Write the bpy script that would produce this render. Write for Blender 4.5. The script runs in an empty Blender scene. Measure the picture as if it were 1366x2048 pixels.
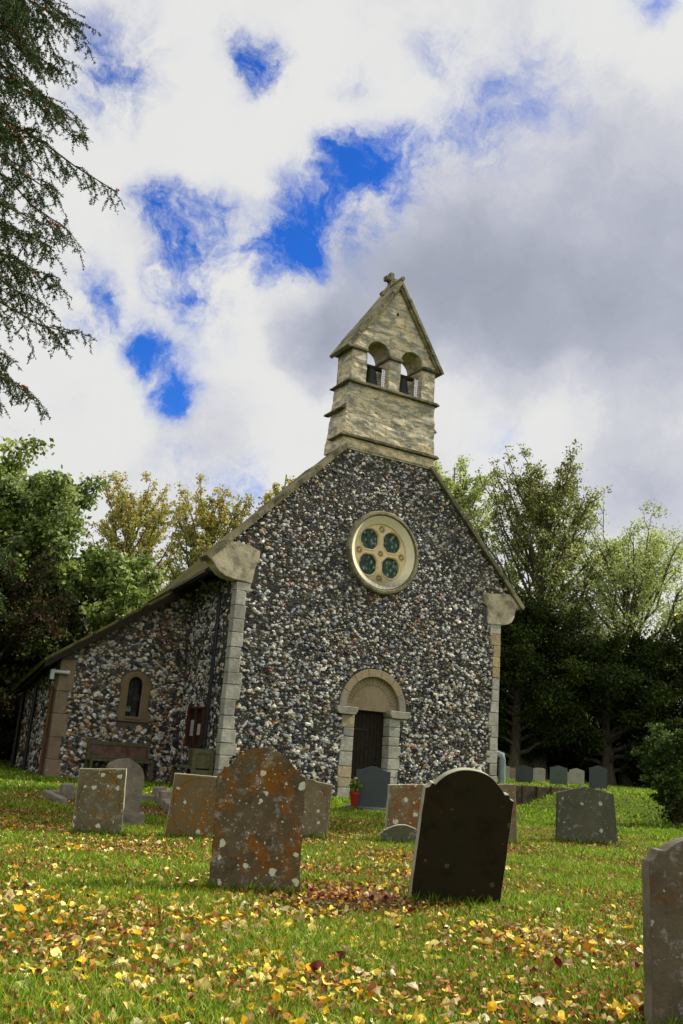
import bpy, bmesh, math, random
import numpy as np
from mathutils import Vector, Matrix, noise as mnoise
sc = bpy.context.scene
COL = sc.collection
rng = np.random.default_rng(7)
random.seed(7)
# ------------------------------------------------------------------ camera
CAM = Vector((-11.2661, -18.1271, 1.0383))
cd = bpy.data.cameras.new('camera'); cam = bpy.data.objects.new('camera', cd); COL.objects.link(cam)
cd.sensor_fit = 'VERTICAL'; cd.sensor_height = 36.0; cd.sensor_width = 24.0; cd.lens = 31.95
cd.clip_start = 0.05; cd.clip_end = 3000
cam.matrix_world = Matrix.Translation(CAM) @ Matrix(((0.86274, -0.1868, -0.469878), (-0.50048, -0.182951, -0.846197), (0.072105, 0.965212, -0.251329))).to_4x4()
sc.camera = cam
# ------------------------------------------------------------------ view
sc.view_settings.view_transform = 'Standard'; sc.view_settings.look = 'None'
sc.view_settings.exposure = 0.55; sc.view_settings.gamma = 1.0
sc.cycles.max_bounces = 6; sc.cycles.diffuse_bounces = 3; sc.cycles.transmission_bounces = 4
# ------------------------------------------------------------------ sun
SUN_EL = math.radians(38); SUN_DIR = Vector((math.cos(SUN_EL)*0.993, math.cos(SUN_EL)*-0.115, math.sin(SUN_EL)))
sl = bpy.data.lights.new('sun', 'SUN'); sl.energy = 5.0; sl.angle = math.radians(0.5); sl.color = (1.0, 0.93, 0.80)
so = bpy.data.objects.new('sun', sl); COL.objects.link(so)
so.rotation_euler = SUN_DIR.to_track_quat('Z', 'Y').to_euler()
# ------------------------------------------------------------------ sky (Nishita + clouds placed by direction)
BLUE=[(0.269,0.715,0.645,0.025,0.85),(0.265,0.729,0.631,0.022,0.70),(0.244,0.717,0.652,0.021,0.40),(0.237,0.710,0.663,0.022,0.30),(0.134,0.770,0.624,0.061,0.45),(0.128,0.794,0.594,0.033,0.45),(0.153,0.771,0.619,0.033,0.35),(0.397,0.693,0.603,0.019,0.50),(0.393,0.705,0.591,0.025,0.80),(0.380,0.721,0.580,0.025,0.80),(0.417,0.698,0.582,0.028,0.50),(0.378,0.753,0.538,0.050,0.60),(0.396,0.729,0.558,0.044,0.55),(0.354,0.773,0.527,0.033,0.55),(0.346,0.797,0.494,0.028,1.10),(0.364,0.787,0.499,0.022,0.70),(0.332,0.810,0.483,0.017,0.60),(0.282,0.813,0.508,0.033,0.70),(0.250,0.819,0.517,0.028,0.70),(0.214,0.826,0.521,0.028,0.80),(0.207,0.833,0.513,0.019,0.50),(0.239,0.839,0.488,0.025,0.60),(0.250,0.851,0.462,0.028,0.60),(0.269,0.854,0.446,0.022,0.45),(0.176,0.885,0.430,0.028,0.80),(0.193,0.882,0.430,0.017,0.50),(0.228,0.888,0.400,0.023,0.95),(0.243,0.887,0.393,0.019,0.40),(0.260,0.889,0.376,0.025,0.45),(0.281,0.889,0.361,0.025,0.50),(0.276,0.898,0.343,0.019,0.45),(0.286,0.856,0.429,0.039,0.42),(0.170,0.903,0.394,0.017,0.70),(0.499,0.591,0.634,0.061,0.42),(0.479,0.642,0.599,0.033,0.35),(0.370,0.888,0.273,0.030,0.60),(0.307,0.908,0.284,0.028,0.45),(0.359,0.679,0.641,0.017,0.40),(0.417,0.621,0.664,0.025,0.50),(0.556,0.479,0.680,0.019,0.50),(0.599,0.728,0.332,0.033,0.30),(0.432,0.688,0.583,0.033,0.45),(0.300,0.830,0.470,0.033,0.35),(0.444,0.670,0.595,0.033,0.35)]
DARK=[(0.408,0.811,0.420,0.061,0.80),(0.444,0.753,0.485,0.105,0.80),(0.483,0.686,0.543,0.110,0.60),(0.557,0.691,0.460,0.110,0.90),(0.624,0.614,0.484,0.127,0.75),(0.690,0.566,0.452,0.110,0.50),(0.545,0.604,0.581,0.110,0.30),(0.322,0.888,0.328,0.061,0.35),(0.425,0.823,0.376,0.033,0.30),(0.715,0.633,0.298,0.110,0.35),(0.620,0.525,0.583,0.099,0.30),(0.698,0.651,0.299,0.077,0.30)]
world = bpy.data.worlds.new('World'); sc.world = world; world.use_nodes = True
def sky_nodes():
    nt = world.node_tree; nt.nodes.clear(); N = nt.nodes.new; L = nt.links.new
    def math_(op, a, b=None, clamp=False):
        n = N('ShaderNodeMath'); n.operation = op; n.use_clamp = clamp
        for i, v in enumerate((a, b)):
            if v is None: continue
            if isinstance(v, (int, float)): n.inputs[i].default_value = v
            else: L(v, n.inputs[i])
        return n.outputs[0]
    tc = N('ShaderNodeTexCoord')
    nv = N('ShaderNodeTexNoise'); nv.inputs['Scale'].default_value = 13; nv.inputs['Detail'].default_value = 7; nv.inputs['Roughness'].default_value = .6
    L(tc.outputs['Generated'], nv.inputs['Vector'])
    s1 = N('ShaderNodeVectorMath'); s1.operation = 'SUBTRACT'; L(nv.outputs['Color'], s1.inputs[0]); s1.inputs[1].default_value = (.5, .5, .5)
    s2 = N('ShaderNodeVectorMath'); s2.operation = 'MULTIPLY_ADD'; L(s1.outputs[0], s2.inputs[0]); s2.inputs[1].default_value = (.075, .075, .075); L(tc.outputs['Generated'], s2.inputs[2])
    W = s2.outputs[0]
    def blobs(lst, k, base=0.0):
        acc = base
        for (x, y, z, r, w) in lst:
            d = N('ShaderNodeVectorMath'); d.operation = 'DISTANCE'; L(W, d.inputs[0]); d.inputs[1].default_value = (x, y, z)
            m = N('ShaderNodeMapRange'); m.interpolation_type = 'SMOOTHSTEP'; L(d.outputs['Value'], m.inputs['Value'])
            m.inputs['From Min'].default_value = 0; m.inputs['From Max'].default_value = r*k; m.inputs['To Min'].default_value = w; m.inputs['To Max'].default_value = 0
            acc = math_('ADD', acc, m.outputs[0]) if not isinstance(acc, float) or acc != 0.0 else m.outputs[0]
        return acc
    n1 = N('ShaderNodeTexNoise'); n1.inputs['Scale'].default_value = 12; n1.inputs['Detail'].default_value = 10; n1.inputs['Roughness'].default_value = .70; n1.inputs['Distortion'].default_value = .25
    L(W, n1.inputs['Vector'])
    n2 = N('ShaderNodeTexNoise'); n2.inputs['Scale'].default_value = 4.5; n2.inputs['Detail'].default_value = 6; n2.inputs['Roughness'].default_value = .5
    L(W, n2.inputs['Vector'])
    bl = blobs(BLUE, 1.9)
    bmask = math_('MULTIPLY_ADD', math_('SUBTRACT', n1.outputs[0], .5), 2.0); 
    bmask.node.inputs[2].default_value = 0
    bsum = math_('ADD', math_('MULTIPLY', bl, .60), math_('MULTIPLY', bmask, math_('MINIMUM', math_('MULTIPLY', bl, 2.6), 1.7)))
    bf = N('ShaderNodeMapRange'); bf.interpolation_type = 'SMOOTHSTEP'; L(bsum, bf.inputs['Value']); bf.inputs['From Min'].default_value = -.05; bf.inputs['From Max'].default_value = 1.05
    # grey undersides of cloud
    dk = math_('ADD', blobs(DARK, 1.35), math_('MULTIPLY', math_('SUBTRACT', n2.outputs[0], .46), 1.5)); dk = math_('ADD', dk, math_('MULTIPLY', math_('SUBTRACT', n1.outputs[0], .5), .7))
    df = N('ShaderNodeMapRange'); df.interpolation_type = 'SMOOTHSTEP'; L(dk, df.inputs['Value']); df.inputs['From Min'].default_value = .0; df.inputs['From Max'].default_value = 1.5
    # cloud brightened behind the visitor, added to light the church front
    dt = N('ShaderNodeVectorMath'); dt.operation = 'DOT_PRODUCT'; L(tc.outputs['Generated'], dt.inputs[0]); dt.inputs[1].default_value = (-.486, -.874, 0)
    bk = N('ShaderNodeMapRange'); L(dt.outputs['Value'], bk.inputs['Value']); bk.inputs['From Min'].default_value = -.3; bk.inputs['From Max'].default_value = .5; bk.inputs['To Max'].default_value = 1
    dtot = df.outputs[0]
    cr = N('ShaderNodeValToRGB'); L(dtot, cr.inputs[0]); e = cr.color_ramp.elements
    e[0].position = 0; e[0].color = (.86, .86, .84, 1); e[1].position = 1; e[1].color = (.36, .385, .47, 1)
    m1 = e.new(.20); m1.color = (.68, .69, .74, 1); m2 = e.new(.55); m2.color = (.50, .525, .62, 1)
    sky = N('ShaderNodeTexSky'); sky.sky_type = 'NISHITA'; sky.sun_disc = False; sky.sun_elevation = SUN_EL
    sky.sun_rotation = math.radians(95); sky.air_density = 1.0; sky.dust_density = .3; sky.ozone_density = 3.0
    bg1 = N('ShaderNodeBackground'); bg1.inputs['Strength'].default_value = .062
    gm = N('ShaderNodeGamma'); gm.inputs['Gamma'].default_value = 1.0; hs = N('ShaderNodeHueSaturation'); hs.inputs['Saturation'].default_value = 1.35; hs.inputs['Value'].default_value = 1.0
    mb = N('ShaderNodeMix'); mb.data_type = 'RGBA'; mb.blend_type = 'MULTIPLY'; mb.inputs['Factor'].default_value = 1; L(sky.outputs[0], hs.inputs['Color']); L(hs.outputs[0], mb.inputs[6]); mb.inputs[7].default_value = (.9, 1.15, 1.9, 1); L(mb.outputs[2], bg1.inputs['Color'])
    bg2 = N('ShaderNodeBackground'); L(math_('MULTIPLY_ADD', bk.outputs[0], .42), bg2.inputs['Strength']); bg2.inputs['Strength'].links[0].from_node.inputs[2].default_value = .64; L(cr.outputs[0], bg2.inputs['Color'])
    mx = N('ShaderNodeMixShader'); L(bf.outputs[0], mx.inputs[0]); L(bg2.outputs[0], mx.inputs[1]); L(bg1.outputs[0], mx.inputs[2])
    out = N('ShaderNodeOutputWorld'); L(mx.outputs[0], out.inputs[0])
sky_nodes()
world.cycles.sampling_method = 'MANUAL'; world.cycles.sample_map_resolution = 512
# ------------------------------------------------------------------ object helpers
def tag(o, label=None, cat=None, group=None, kind=None):
    if label: o['label'] = label
    if cat: o['category'] = cat
    if group: o['group'] = group
    if kind: o['kind'] = kind
    return o
def empty(name, loc=(0, 0, 0), rot=(0, 0, 0), label=None, cat=None, group=None):
    o = bpy.data.objects.new(name, None); COL.objects.link(o); o.location = loc; o.rotation_euler = rot
    o.empty_display_size = .2
    return tag(o, label, cat, group)
def link(name, me, mats, parent=None):
    o = bpy.data.objects.new(name, me); COL.objects.link(o)
    if not isinstance(mats, (list, tuple)): mats = [mats]
    if not me.materials:
        for m in mats: me.materials.append(m)
    if parent: o.parent = parent
    return o
def npmesh(name, V, F, C=None, smooth=False, MI=None):
    """V (N,3); F list of (k,n) index arrays; C per-vertex colour (N,3)"""
    me = bpy.data.meshes.new(name)
    V = np.asarray(V, np.float32); F = [np.asarray(f, np.int32) for f in F if len(f)]
    me.vertices.add(len(V)); me.vertices.foreach_set('co', V.ravel())
    nl = sum(f.size for f in F); npoly = sum(len(f) for f in F)
    me.loops.add(nl); me.polygons.add(npoly)
    idx = np.concatenate([f.ravel() for f in F]); me.loops.foreach_set('vertex_index', idx)
    tot = np.concatenate([np.full(len(f), f.shape[1], np.int32) for f in F])
    st = np.concatenate([[0], np.cumsum(tot)[:-1]]).astype(np.int32)
    me.polygons.foreach_set('loop_start', st); me.polygons.foreach_set('loop_total', tot)
    me.polygons.foreach_set('use_smooth', np.full(npoly, smooth))
    if MI is not None: me.polygons.foreach_set('material_index', np.asarray(MI, np.int32))
    me.update(calc_edges=True)
    if C is not None:
        a = me.color_attributes.new('Col', 'FLOAT_COLOR', 'POINT')
        C4 = np.ones((len(V), 4), np.float32); C4[:, :3] = C; a.data.foreach_set('color', C4.ravel())
    return me
class MB:
    """collects shapes, one colour per shape"""
    def __init__(s): s.V = []; s.F = []; s.C = []; s.M = []
    def add(s, vs, fs, col=(1, 1, 1), mi=0):
        b = len(s.V); s.V += [tuple(v) for v in vs]; s.F += [tuple(b+i for i in f) for f in fs]; s.C += [col]*len(vs); s.M += [mi]*len(fs)
    def box(s, x0, x1, y0, y1, z0, z1, col=(1, 1, 1), j=0, mi=0):
        v = [[x, y, z] for z in (z0, z1) for y in (y0, y1) for x in (x0, x1)]
        if j: v = [[c + random.uniform(-j, j) for c in p] for p in v]
        s.add(v, [(0, 2, 3, 1), (4, 5, 7, 6), (0, 1, 5, 4), (1, 3, 7, 5), (3, 2, 6, 7), (2, 0, 4, 6)], col, mi)
    def bar(s, a, b, w, h, up=(0, 0, 1), col=(1, 1, 1), mi=0):
        a = Vector(a); b = Vector(b); d = (b-a).normalized(); u = Vector(up); r = d.cross(u)
        if r.length < 1e-4: r = d.cross(Vector((0, 1, 0)))
        r.normalize(); u = r.cross(d)
        v = [p + r*sx*w/2 + u*sy*h/2 for p in (a, b) for (sx, sy) in ((-1, -1), (1, -1), (1, 1), (-1, 1))]
        s.add(v, [(3, 2, 1, 0), (4, 5, 6, 7), (0, 1, 5, 4), (1, 2, 6, 5), (2, 3, 7, 6), (3, 0, 4, 7)], col, mi)
    def prism(s, pts, y0, y1, col=(1, 1, 1), f=None, mi=0):
        """polygon in x,z pushed along y (or mapped by f(x,z,y))"""
        g = f or (lambda x, z, y: (x, y, z)); n = len(pts)
        v = [g(x, z, y0) for x, z in pts] + [g(x, z, y1) for x, z in pts]
        s.add(v, [tuple(range(n))[::-1], tuple(range(n, 2*n))] + [(i, (i+1) % n, n+(i+1) % n, n+i) for i in range(n)], col, mi)
    def tube(s, pts, rs, k=6, col=(1, 1, 1), mi=0, cap=True):
        pts = [Vector(p) for p in pts]
        if isinstance(rs, (int, float)): rs = [rs]*len(pts)
        v = []; 
        for i, p in enumerate(pts):
            d = (pts[min(i+1, len(pts)-1)] - pts[max(i-1, 0)]).normalized()
            a = d.cross(Vector((0, 0, 1)));  a = a if a.length > .05 else d.cross(Vector((1, 0, 0))); a.normalize(); b = a.cross(d)
            v += [p + (a*math.cos(2*math.pi*q/k) + b*math.sin(2*math.pi*q/k))*rs[i] for q in range(k)]
        fs = [(i*k+q, i*k+(q+1) % k, (i+1)*k+(q+1) % k, (i+1)*k+q) for i in range(len(pts)-1) for q in range(k)]
        if cap: fs += [tuple(range(k)), tuple(range((len(pts)-1)*k, len(pts)*k))[::-1]]
        s.add(v, fs, col, mi)
    def lathe(s, prof, c=(0, 0, 0), k=24, axis='z', col=(1, 1, 1), mi=0):
        """prof (r, h) revolved; axis y means h runs along y"""
        v = []
        for r, h in prof:
            for q in range(k):
                a = 2*math.pi*q/k
                v.append((c[0]+r*math.cos(a), c[1]+r*math.sin(a), c[2]+h) if axis == 'z' else (c[0]+r*math.cos(a), c[1]+h, c[2]+r*math.sin(a)))
        s.add(v, [(i*k+q, i*k+(q+1) % k, (i+1)*k+(q+1) % k, (i+1)*k+q) for i in range(len(prof)-1) for q in range(k)], col, mi)
    def build(s, name, mats, parent=None, smooth=False, bevel=0, seg=1):
        me = bpy.data.meshes.new(name); me.from_pydata(s.V, [], s.F)
        a = me.color_attributes.new('Col', 'FLOAT_COLOR', 'POINT')
        C4 = np.ones((len(s.V), 4), np.float32); C4[:, :3] = s.C; a.data.foreach_set('color', C4.ravel())
        me.polygons.foreach_set('material_index', s.M)
        bm = bmesh.new(); bm.from_mesh(me); bmesh.ops.recalc_face_normals(bm, faces=bm.faces)
        if bevel: bmesh.ops.bevel(bm, geom=bm.edges[:], offset=bevel, segments=seg, affect='EDGES', clamp_overlap=True)
        bm.to_mesh(me); bm.free()
        me.polygons.foreach_set('use_smooth', np.full(len(me.polygons), smooth))
        if smooth: me.set_sharp_from_angle(angle=math.radians(40))
        return link(name, me, mats, parent)
def plate(name, outer, holes, y0, y1, mat, parent=None, bevel=0.0):
    """flat wall in the x,z plane with real openings, from y0 (front) to y1"""
    cu = bpy.data.curves.new(name, 'CURVE'); cu.dimensions = '2D'; cu.fill_mode = 'BOTH'
    for loop in [outer] + list(holes):
        sp = cu.splines.new('POLY'); sp.points.add(len(loop)-1); sp.use_cyclic_u = True
        for i, (x, z) in enumerate(loop): sp.points[i].co = (x, z, 0, 1)
    cu.extrude = (y1-y0)/2 - bevel; cu.bevel_depth = bevel; cu.bevel_resolution = 0
    if bevel: cu.offset = -bevel
    tmp = bpy.data.objects.new('tmp', cu); me = bpy.data.meshes.new_from_object(tmp); bpy.data.objects.remove(tmp)
    me.transform(Matrix(((1, 0, 0, 0), (0, 0, -1, (y0+y1)/2), (0, 1, 0, 0), (0, 0, 0, 1)))); me.materials.clear()
    a = me.color_attributes.new('Col', 'FLOAT_COLOR', 'POINT'); a.data.foreach_set('color', np.ones(len(me.vertices)*4, np.float32))
    me.name = name
    return link(name, me, mat, parent)
def arc(cx, cz, r, a0, a1, n): return [(cx + r*math.cos(math.radians(a0+(a1-a0)*i/n)), cz + r*math.sin(math.radians(a0+(a1-a0)*i/n))) for i in range(n+1)]
# ------------------------------------------------------------------ materials
def newmat(name):
    m = bpy.data.materials.new(name); m.use_nodes = True; nt = m.node_tree; nt.nodes.clear()
    return m, nt
class NB:
    def __init__(s, nt): s.nt = nt
    def n(s, t, **k):
        nd = s.nt.nodes.new(t)
        for a, b in k.items(): setattr(nd, a, b)
        return nd
    def L(s, a, b): s.nt.links.new(a, b)
    def set(s, sock, v):
        if isinstance(v, bpy.types.NodeSocket): s.L(v, sock)
        elif isinstance(v, (tuple, list)) and len(v) == 3 and sock.type == 'RGBA': sock.default_value = (*v, 1)
        else: sock.default_value = v
    def m(s, op, a, b=None, c=None, clamp=False):
        nd = s.n('ShaderNodeMath', operation=op, use_clamp=clamp)
        for i, v in enumerate((a, b, c)):
            if v is not None: s.set(nd.inputs[i], v)
        return nd.outputs[0]
    def noise(s, vec, scale, detail=5, rough=.6, dist=0, col=False):
        nd = s.n('ShaderNodeTexNoise'); s.L(vec, nd.inputs['Vector']); nd.inputs['Scale'].default_value = scale; nd.inputs['Detail'].default_value = detail
        nd.inputs['Roughness'].default_value = rough; nd.inputs['Distortion'].default_value = dist
        return nd.outputs['Color' if col else 0]
    def vor(s, vec, scale, feature='F1', out='Distance', rand=1):
        nd = s.n('ShaderNodeTexVoronoi', feature=feature); s.L(vec, nd.inputs['Vector']); nd.inputs['Scale'].default_value = scale; nd.inputs['Randomness'].default_value = rand
        return nd.outputs[out]
    def ramp(s, v, a, b, lo=0., hi=1.):
        nd = s.n('ShaderNodeMapRange'); s.set(nd.inputs['Value'], v)
        nd.inputs['From Min'].default_value = a; nd.inputs['From Max'].default_value = b; nd.inputs['To Min'].default_value = lo; nd.inputs['To Max'].default_value = hi
        return nd.outputs[0]
    def mix(s, f, a, b, mode='MIX'):
        nd = s.n('ShaderNodeMix', data_type='RGBA', blend_type=mode); s.set(nd.inputs['Factor'], f); s.set(nd.inputs['A'], a) if False else None
        s.set(nd.inputs[6], a); s.set(nd.inputs[7], b); return nd.outputs[2]
    def attr(s, name='Col'): return s.n('ShaderNodeAttribute', attribute_name=name).outputs['Color']
    def obj(s, off=(0, 0, 0), sc_=(1, 1, 1), world=False):
        tc = s.n('ShaderNodeTexCoord'); mp = s.n('ShaderNodeMapping')
        if world: s.L(s.n('ShaderNodeNewGeometry').outputs['Position'], mp.inputs[0])
        else: s.L(tc.outputs['Object'], mp.inputs[0])
        mp.inputs['Location'].default_value = off; mp.inputs['Scale'].default_value = sc_; return mp.outputs[0]
    def bump(s, h, strength=.5, dist=.02, normal=None):
        nd = s.n('ShaderNodeBump'); s.L(h, nd.inputs['Height']); nd.inputs['Strength'].default_value = strength; nd.inputs['Distance'].default_value = dist
        if normal is not None: s.L(normal, nd.inputs['Normal'])
        return nd.outputs[0]
    def out(s, col, rough=.8, normal=None, spec=.3, metal=0, trans=None):
        b = s.n('ShaderNodeBsdfPrincipled'); s.set(b.inputs['Base Color'], col); s.set(b.inputs['Roughness'], rough)
        b.inputs['Specular IOR Level'].default_value = spec; b.inputs['Metallic'].default_value = metal
        if normal is not None: s.L(normal, b.inputs['Normal'])
        o = s.n('ShaderNodeOutputMaterial')
        if trans:
            t = s.n('ShaderNodeBsdfTranslucent'); s.set(t.inputs['Color'], col); mx = s.n('ShaderNodeMixShader'); mx.inputs[0].default_value = trans
            s.L(b.outputs[0], mx.inputs[1]); s.L(t.outputs[0], mx.inputs[2]); s.L(mx.outputs[0], o.inputs[0])
        else: s.L(b.outputs[0], o.inputs[0])
        return b
def mat_simple(name, col, rough=.6, spec=.3, var=.25, scale=8, bump=.1, metal=0):
    m, nt = newmat(name); b = NB(nt); v = b.obj()
    n = b.noise(v, scale); c = b.mix(b.ramp(n, .3, .7), tuple(x*(1-var) for x in col), tuple(min(1, x*(1+var)) for x in col))
    b.out(c, rough, b.bump(n, bump, .01), spec, metal); return m
def mat_stone(name, base, dark, pale, bump=.5, blocks=False):
    """dressed church stone tinted by the per-block colour"""
    m, nt = newmat(name); b = NB(nt); v = b.obj()
    n1 = b.noise(v, 2.2, 6, .65, .4); n2 = b.noise(v, 30, 4, .7); n3 = b.noise(v, 9, 5, .7)
    c = b.mix(b.ramp(n1, .42, .62), base, dark)
    c = b.mix(b.ramp(n3, .55, .72), c, pale)
    c = b.mix(b.ramp(n2, .35, .75, 0, .35), c, tuple(x*.45 for x in dark))
    c = b.mix(1.0, c, b.attr(), 'MULTIPLY')
    h = b.m('ADD', b.m('MULTIPLY', n3, .6), b.m('MULTIPLY', n2, .35))
    b.out(c, .9, b.bump(h, bump, .03), .15); return m
M = {}
M['quoin'] = mat_stone('grey_limestone', (.37, .355, .30), (.24, .23, .19), (.46, .45, .40), .8)
M['tan_stone'] = mat_stone('tan_limestone', (.33, .26, .165), (.25, .195, .12), (.37, .30, .20), .3)
M['kneeler'] = mat_stone('weathered_stone', (.56, .49, .33), (.20, .175, .125), (.36, .33, .25), .8)
M['coping'] = mat_stone('mossy_coping', (.23, .205, .12), (.07, .064, .038), (.36, .34, .24), .9)
def mat_belfry():
    m, nt = newmat('eroded_cream_stone'); b = NB(nt); v = b.obj()
    vs = b.obj((0, 0, 0), (1, 1, 2.6))
    # irregular ashlar: warped coursed cells
    wp = b.n('ShaderNodeVectorMath', operation='MULTIPLY_ADD'); b.L(b.noise(v, 3, 4, .6, 0, True), wp.inputs[0]); wp.inputs[1].default_value = (.10, .10, .16); b.L(b.obj((.1, 0, .08), (1, 1, 1)), wp.inputs[2])
    g_ = b.n('ShaderNodeNewGeometry'); sp_ = b.n('ShaderNodeSeparateXYZ'); b.L(wp.outputs[0], sp_.inputs[0])
    cxy = b.n('ShaderNodeCombineXYZ'); b.L(b.m('ADD', sp_.outputs[0], sp_.outputs[1]), cxy.inputs[0]); b.L(sp_.outputs[2], cxy.inputs[1])
    bk = b.n('ShaderNodeTexBrick'); b.L(cxy.outputs[0], bk.inputs[0]); bk.inputs['Scale'].default_value = 1; bk.inputs['Brick Width'].default_value = .52; bk.inputs['Row Height'].default_value = .30; bk.inputs['Mortar Size'].default_value = .012; bk.inputs['Mortar Smooth'].default_value = .3; bk.squash = .7; bk.squash_frequency = 3
    bk.inputs['Color1'].default_value = (0, 0, 0, 1); bk.inputs['Color2'].default_value = (1, 1, 1, 1)
    edge = b.m('MULTIPLY', b.m('SUBTRACT', 1.0, bk.outputs['Fac']), .06); cell = bk.outputs['Color']
    n1 = b.noise(vs, 2.6, 7, .68, .8); n2 = b.noise(v, 34, 4, .75); n3 = b.noise(vs, 8, 6, .7, .5)
    sep = b.n('ShaderNodeSeparateColor'); b.L(cell, sep.inputs[0])
    c = b.mix(sep.outputs[0], (.70, .585, .34), (.62, .55, .39))
    c = b.mix(b.ramp(b.noise(v, 1.7, 3), .60, .66, 0, .7), c, (.46, .30, .15))
    c = b.mix(b.ramp(n1, .47, .56, 0, .95), c, (.31, .305, .25)); c = b.mix(b.ramp(b.noise(v, 1.3, 4, .6), .54, .66, 0, .7), c, (.22, .22, .185))
    c = b.mix(b.ramp(n3, .56, .66, 0, .8), c, (.15, .145, .11))
    c = b.mix(b.ramp(edge, .025, .0, 0, .45), c, (.20, .14, .07))
    c = b.mix(b.ramp(n2, .4, .8, 0, .35), c, (.06, .055, .04))
    c = b.mix(1.0, c, b.attr(), 'MULTIPLY')
    led = b.n('ShaderNodeTexWave', wave_type='BANDS', bands_direction='Z'); b.L(v, led.inputs[0]); led.inputs['Scale'].default_value = 1.1; led.inputs['Distortion'].default_value = 7; led.inputs['Detail'].default_value = 4
    h = b.m('ADD', b.m('MULTIPLY', n3, .7), b.m('MULTIPLY', b.ramp(edge, 0, .06), .35)); h = b.m('ADD', h, b.m('MULTIPLY', n2, .2)); h = b.m('ADD', h, b.m('MULTIPLY', led.outputs[1], .55))
    b.out(c, .92, b.bump(h, .6, .06), .1); return m
M['belfry'] = mat_belfry()
def mat_cream():
    m, nt = newmat('cream_painted_stone'); b = NB(nt); v = b.obj(); n = b.noise(v, 6, 6, .7); n2 = b.noise(v, 25, 4, .7)
    z = b.n('ShaderNodeSeparateXYZ'); b.L(v, z.inputs[0])
    c = b.mix(b.ramp(n, .35, .65), (.66, .52, .27), (.72, .59, .35))
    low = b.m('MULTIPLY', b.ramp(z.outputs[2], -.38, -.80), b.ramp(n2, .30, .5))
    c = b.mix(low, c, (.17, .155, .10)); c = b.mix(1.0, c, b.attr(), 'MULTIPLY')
    b.out(c, .85, b.bump(n2, .35, .012), .15); return m
M['cream'] = mat_cream()
def mat_flint():
    m, nt = newmat('knapped_flint'); b = NB(nt); v = b.obj()
    n = b.noise(v, 20, 4, .65); n2 = b.noise(v, 90, 3, .6)
    c = b.mix(1.0, b.attr(), b.mix(b.ramp(n, .3, .7), (.55, .55, .58), (1.25, 1.22, 1.15)), 'MULTIPLY')
    c = b.mix(b.ramp(n, .62, .68, 0, .8), c, (.56, .54, .48))
    c = b.mix(b.ramp(n, .43, .37, 0, .9), c, (.014, .014, .018))
    b.out(c, b.ramp(n2, .3, .7, .35, .8), b.bump(n2, .4, .01), .4); return m
M['flint'] = mat_flint()
def mat_mortar():
    m, nt = newmat('flint_mortar'); b = NB(nt); v = b.obj()
    n = b.noise(v, 1.2, 5, .6); n2 = b.noise(v, 45, 4, .7)
    c = b.mix(b.ramp(n, .4, .6), (.10, .092, .075), (.055, .05, .04)); c = b.mix(b.ramp(n2, .5, .75, 0, .7), c, (.21, .19, .145))
    b.out(c, .95, b.bump(n2, .8, .03), .1); return m
M['mortar'] = mat_mortar()
def mat_rooftile():
    m, nt = newmat('mossy_roof_tile'); b = NB(nt); v = b.obj()
    br = b.n('ShaderNodeTexBrick'); b.L(v, br.inputs[0]); br.inputs['Scale'].default_value = 1; br.inputs['Brick Width'].default_value = .17; br.inputs['Row Height'].default_value = .11; br.inputs['Mortar Size'].default_value = .006
    br.inputs['Color1'].default_value = (.09, .055, .03, 1); br.inputs['Color2'].default_value = (.055, .04, .028, 1); br.inputs['Mortar'].default_value = (.015, .012, .008, 1)
    n = b.noise(v, 3, 6, .7); c = b.mix(b.ramp(n, .4, .56), br.outputs[0], (.115, .12, .022)); c = b.mix(b.ramp(b.noise(v, 12), .5, .7, 0, .6), c, (.16, .14, .06))
    b.out(c, .95, b.bump(b.m('ADD', br.outputs[1], n), -.6, .03), .1); return m
M['tile'] = mat_rooftile()
M['timber'] = mat_simple('dark_weathered_timber', (.018, .013, .008), .8, .2, .4, 10, .3)
M['iron'] = mat_simple('black_iron', (.012, .012, .014), .5, .4)
M['black_pipe'] = mat_simple('black_downpipe', (.008, .008, .012), .4, .5)
M['grey_plastic'] = mat_simple('pale_plastic', (.42, .45, .44), .35, .5, .08)
M['green_pipe'] = mat_simple('grey_green_pipe', (.20, .25, .235), .4, .4, .15)
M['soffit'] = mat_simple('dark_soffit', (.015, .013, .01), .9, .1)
M['brown_stone'] = mat_stone('brown_render_stone', (.23, .175, .115), (.16, .12, .085), (.29, .24, .16), .3)
M['window_stone'] = mat_stone('brown_window_stone', (.17, .13, .07), (.12, .095, .055), (.20, .16, .09), .3)
M['bronze'] = mat_simple('dark_bronze', (.009, .009, .008), .6, .3, .4, 12, .2)
def mat_perf():
    m, nt = newmat('perforated_white_metal'); b = NB(nt); v = b.obj(); d = b.vor(v, 17, rand=.25)
    b.out(b.mix(b.ramp(d, .30, .22), (.85, .85, .88), (.02, .02, .02)), .5, None, .3); return m
M['white_metal'] = mat_perf()
M['bench'] = mat_simple('olive_weathered_wood', (.085, .08, .04), .8, .2, .35, 14, .3)
M['bench_panel'] = mat_simple('faded_red_panel', (.11, .065, .048), .85, .2, .45, 9, .2)
M['red_wood'] = mat_simple('red_brown_wood', (.05, .012, .007), .5, .3)
M['paper'] = mat_simple('notice_paper', (.32, .34, .31), .8, .1, .1)
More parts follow.
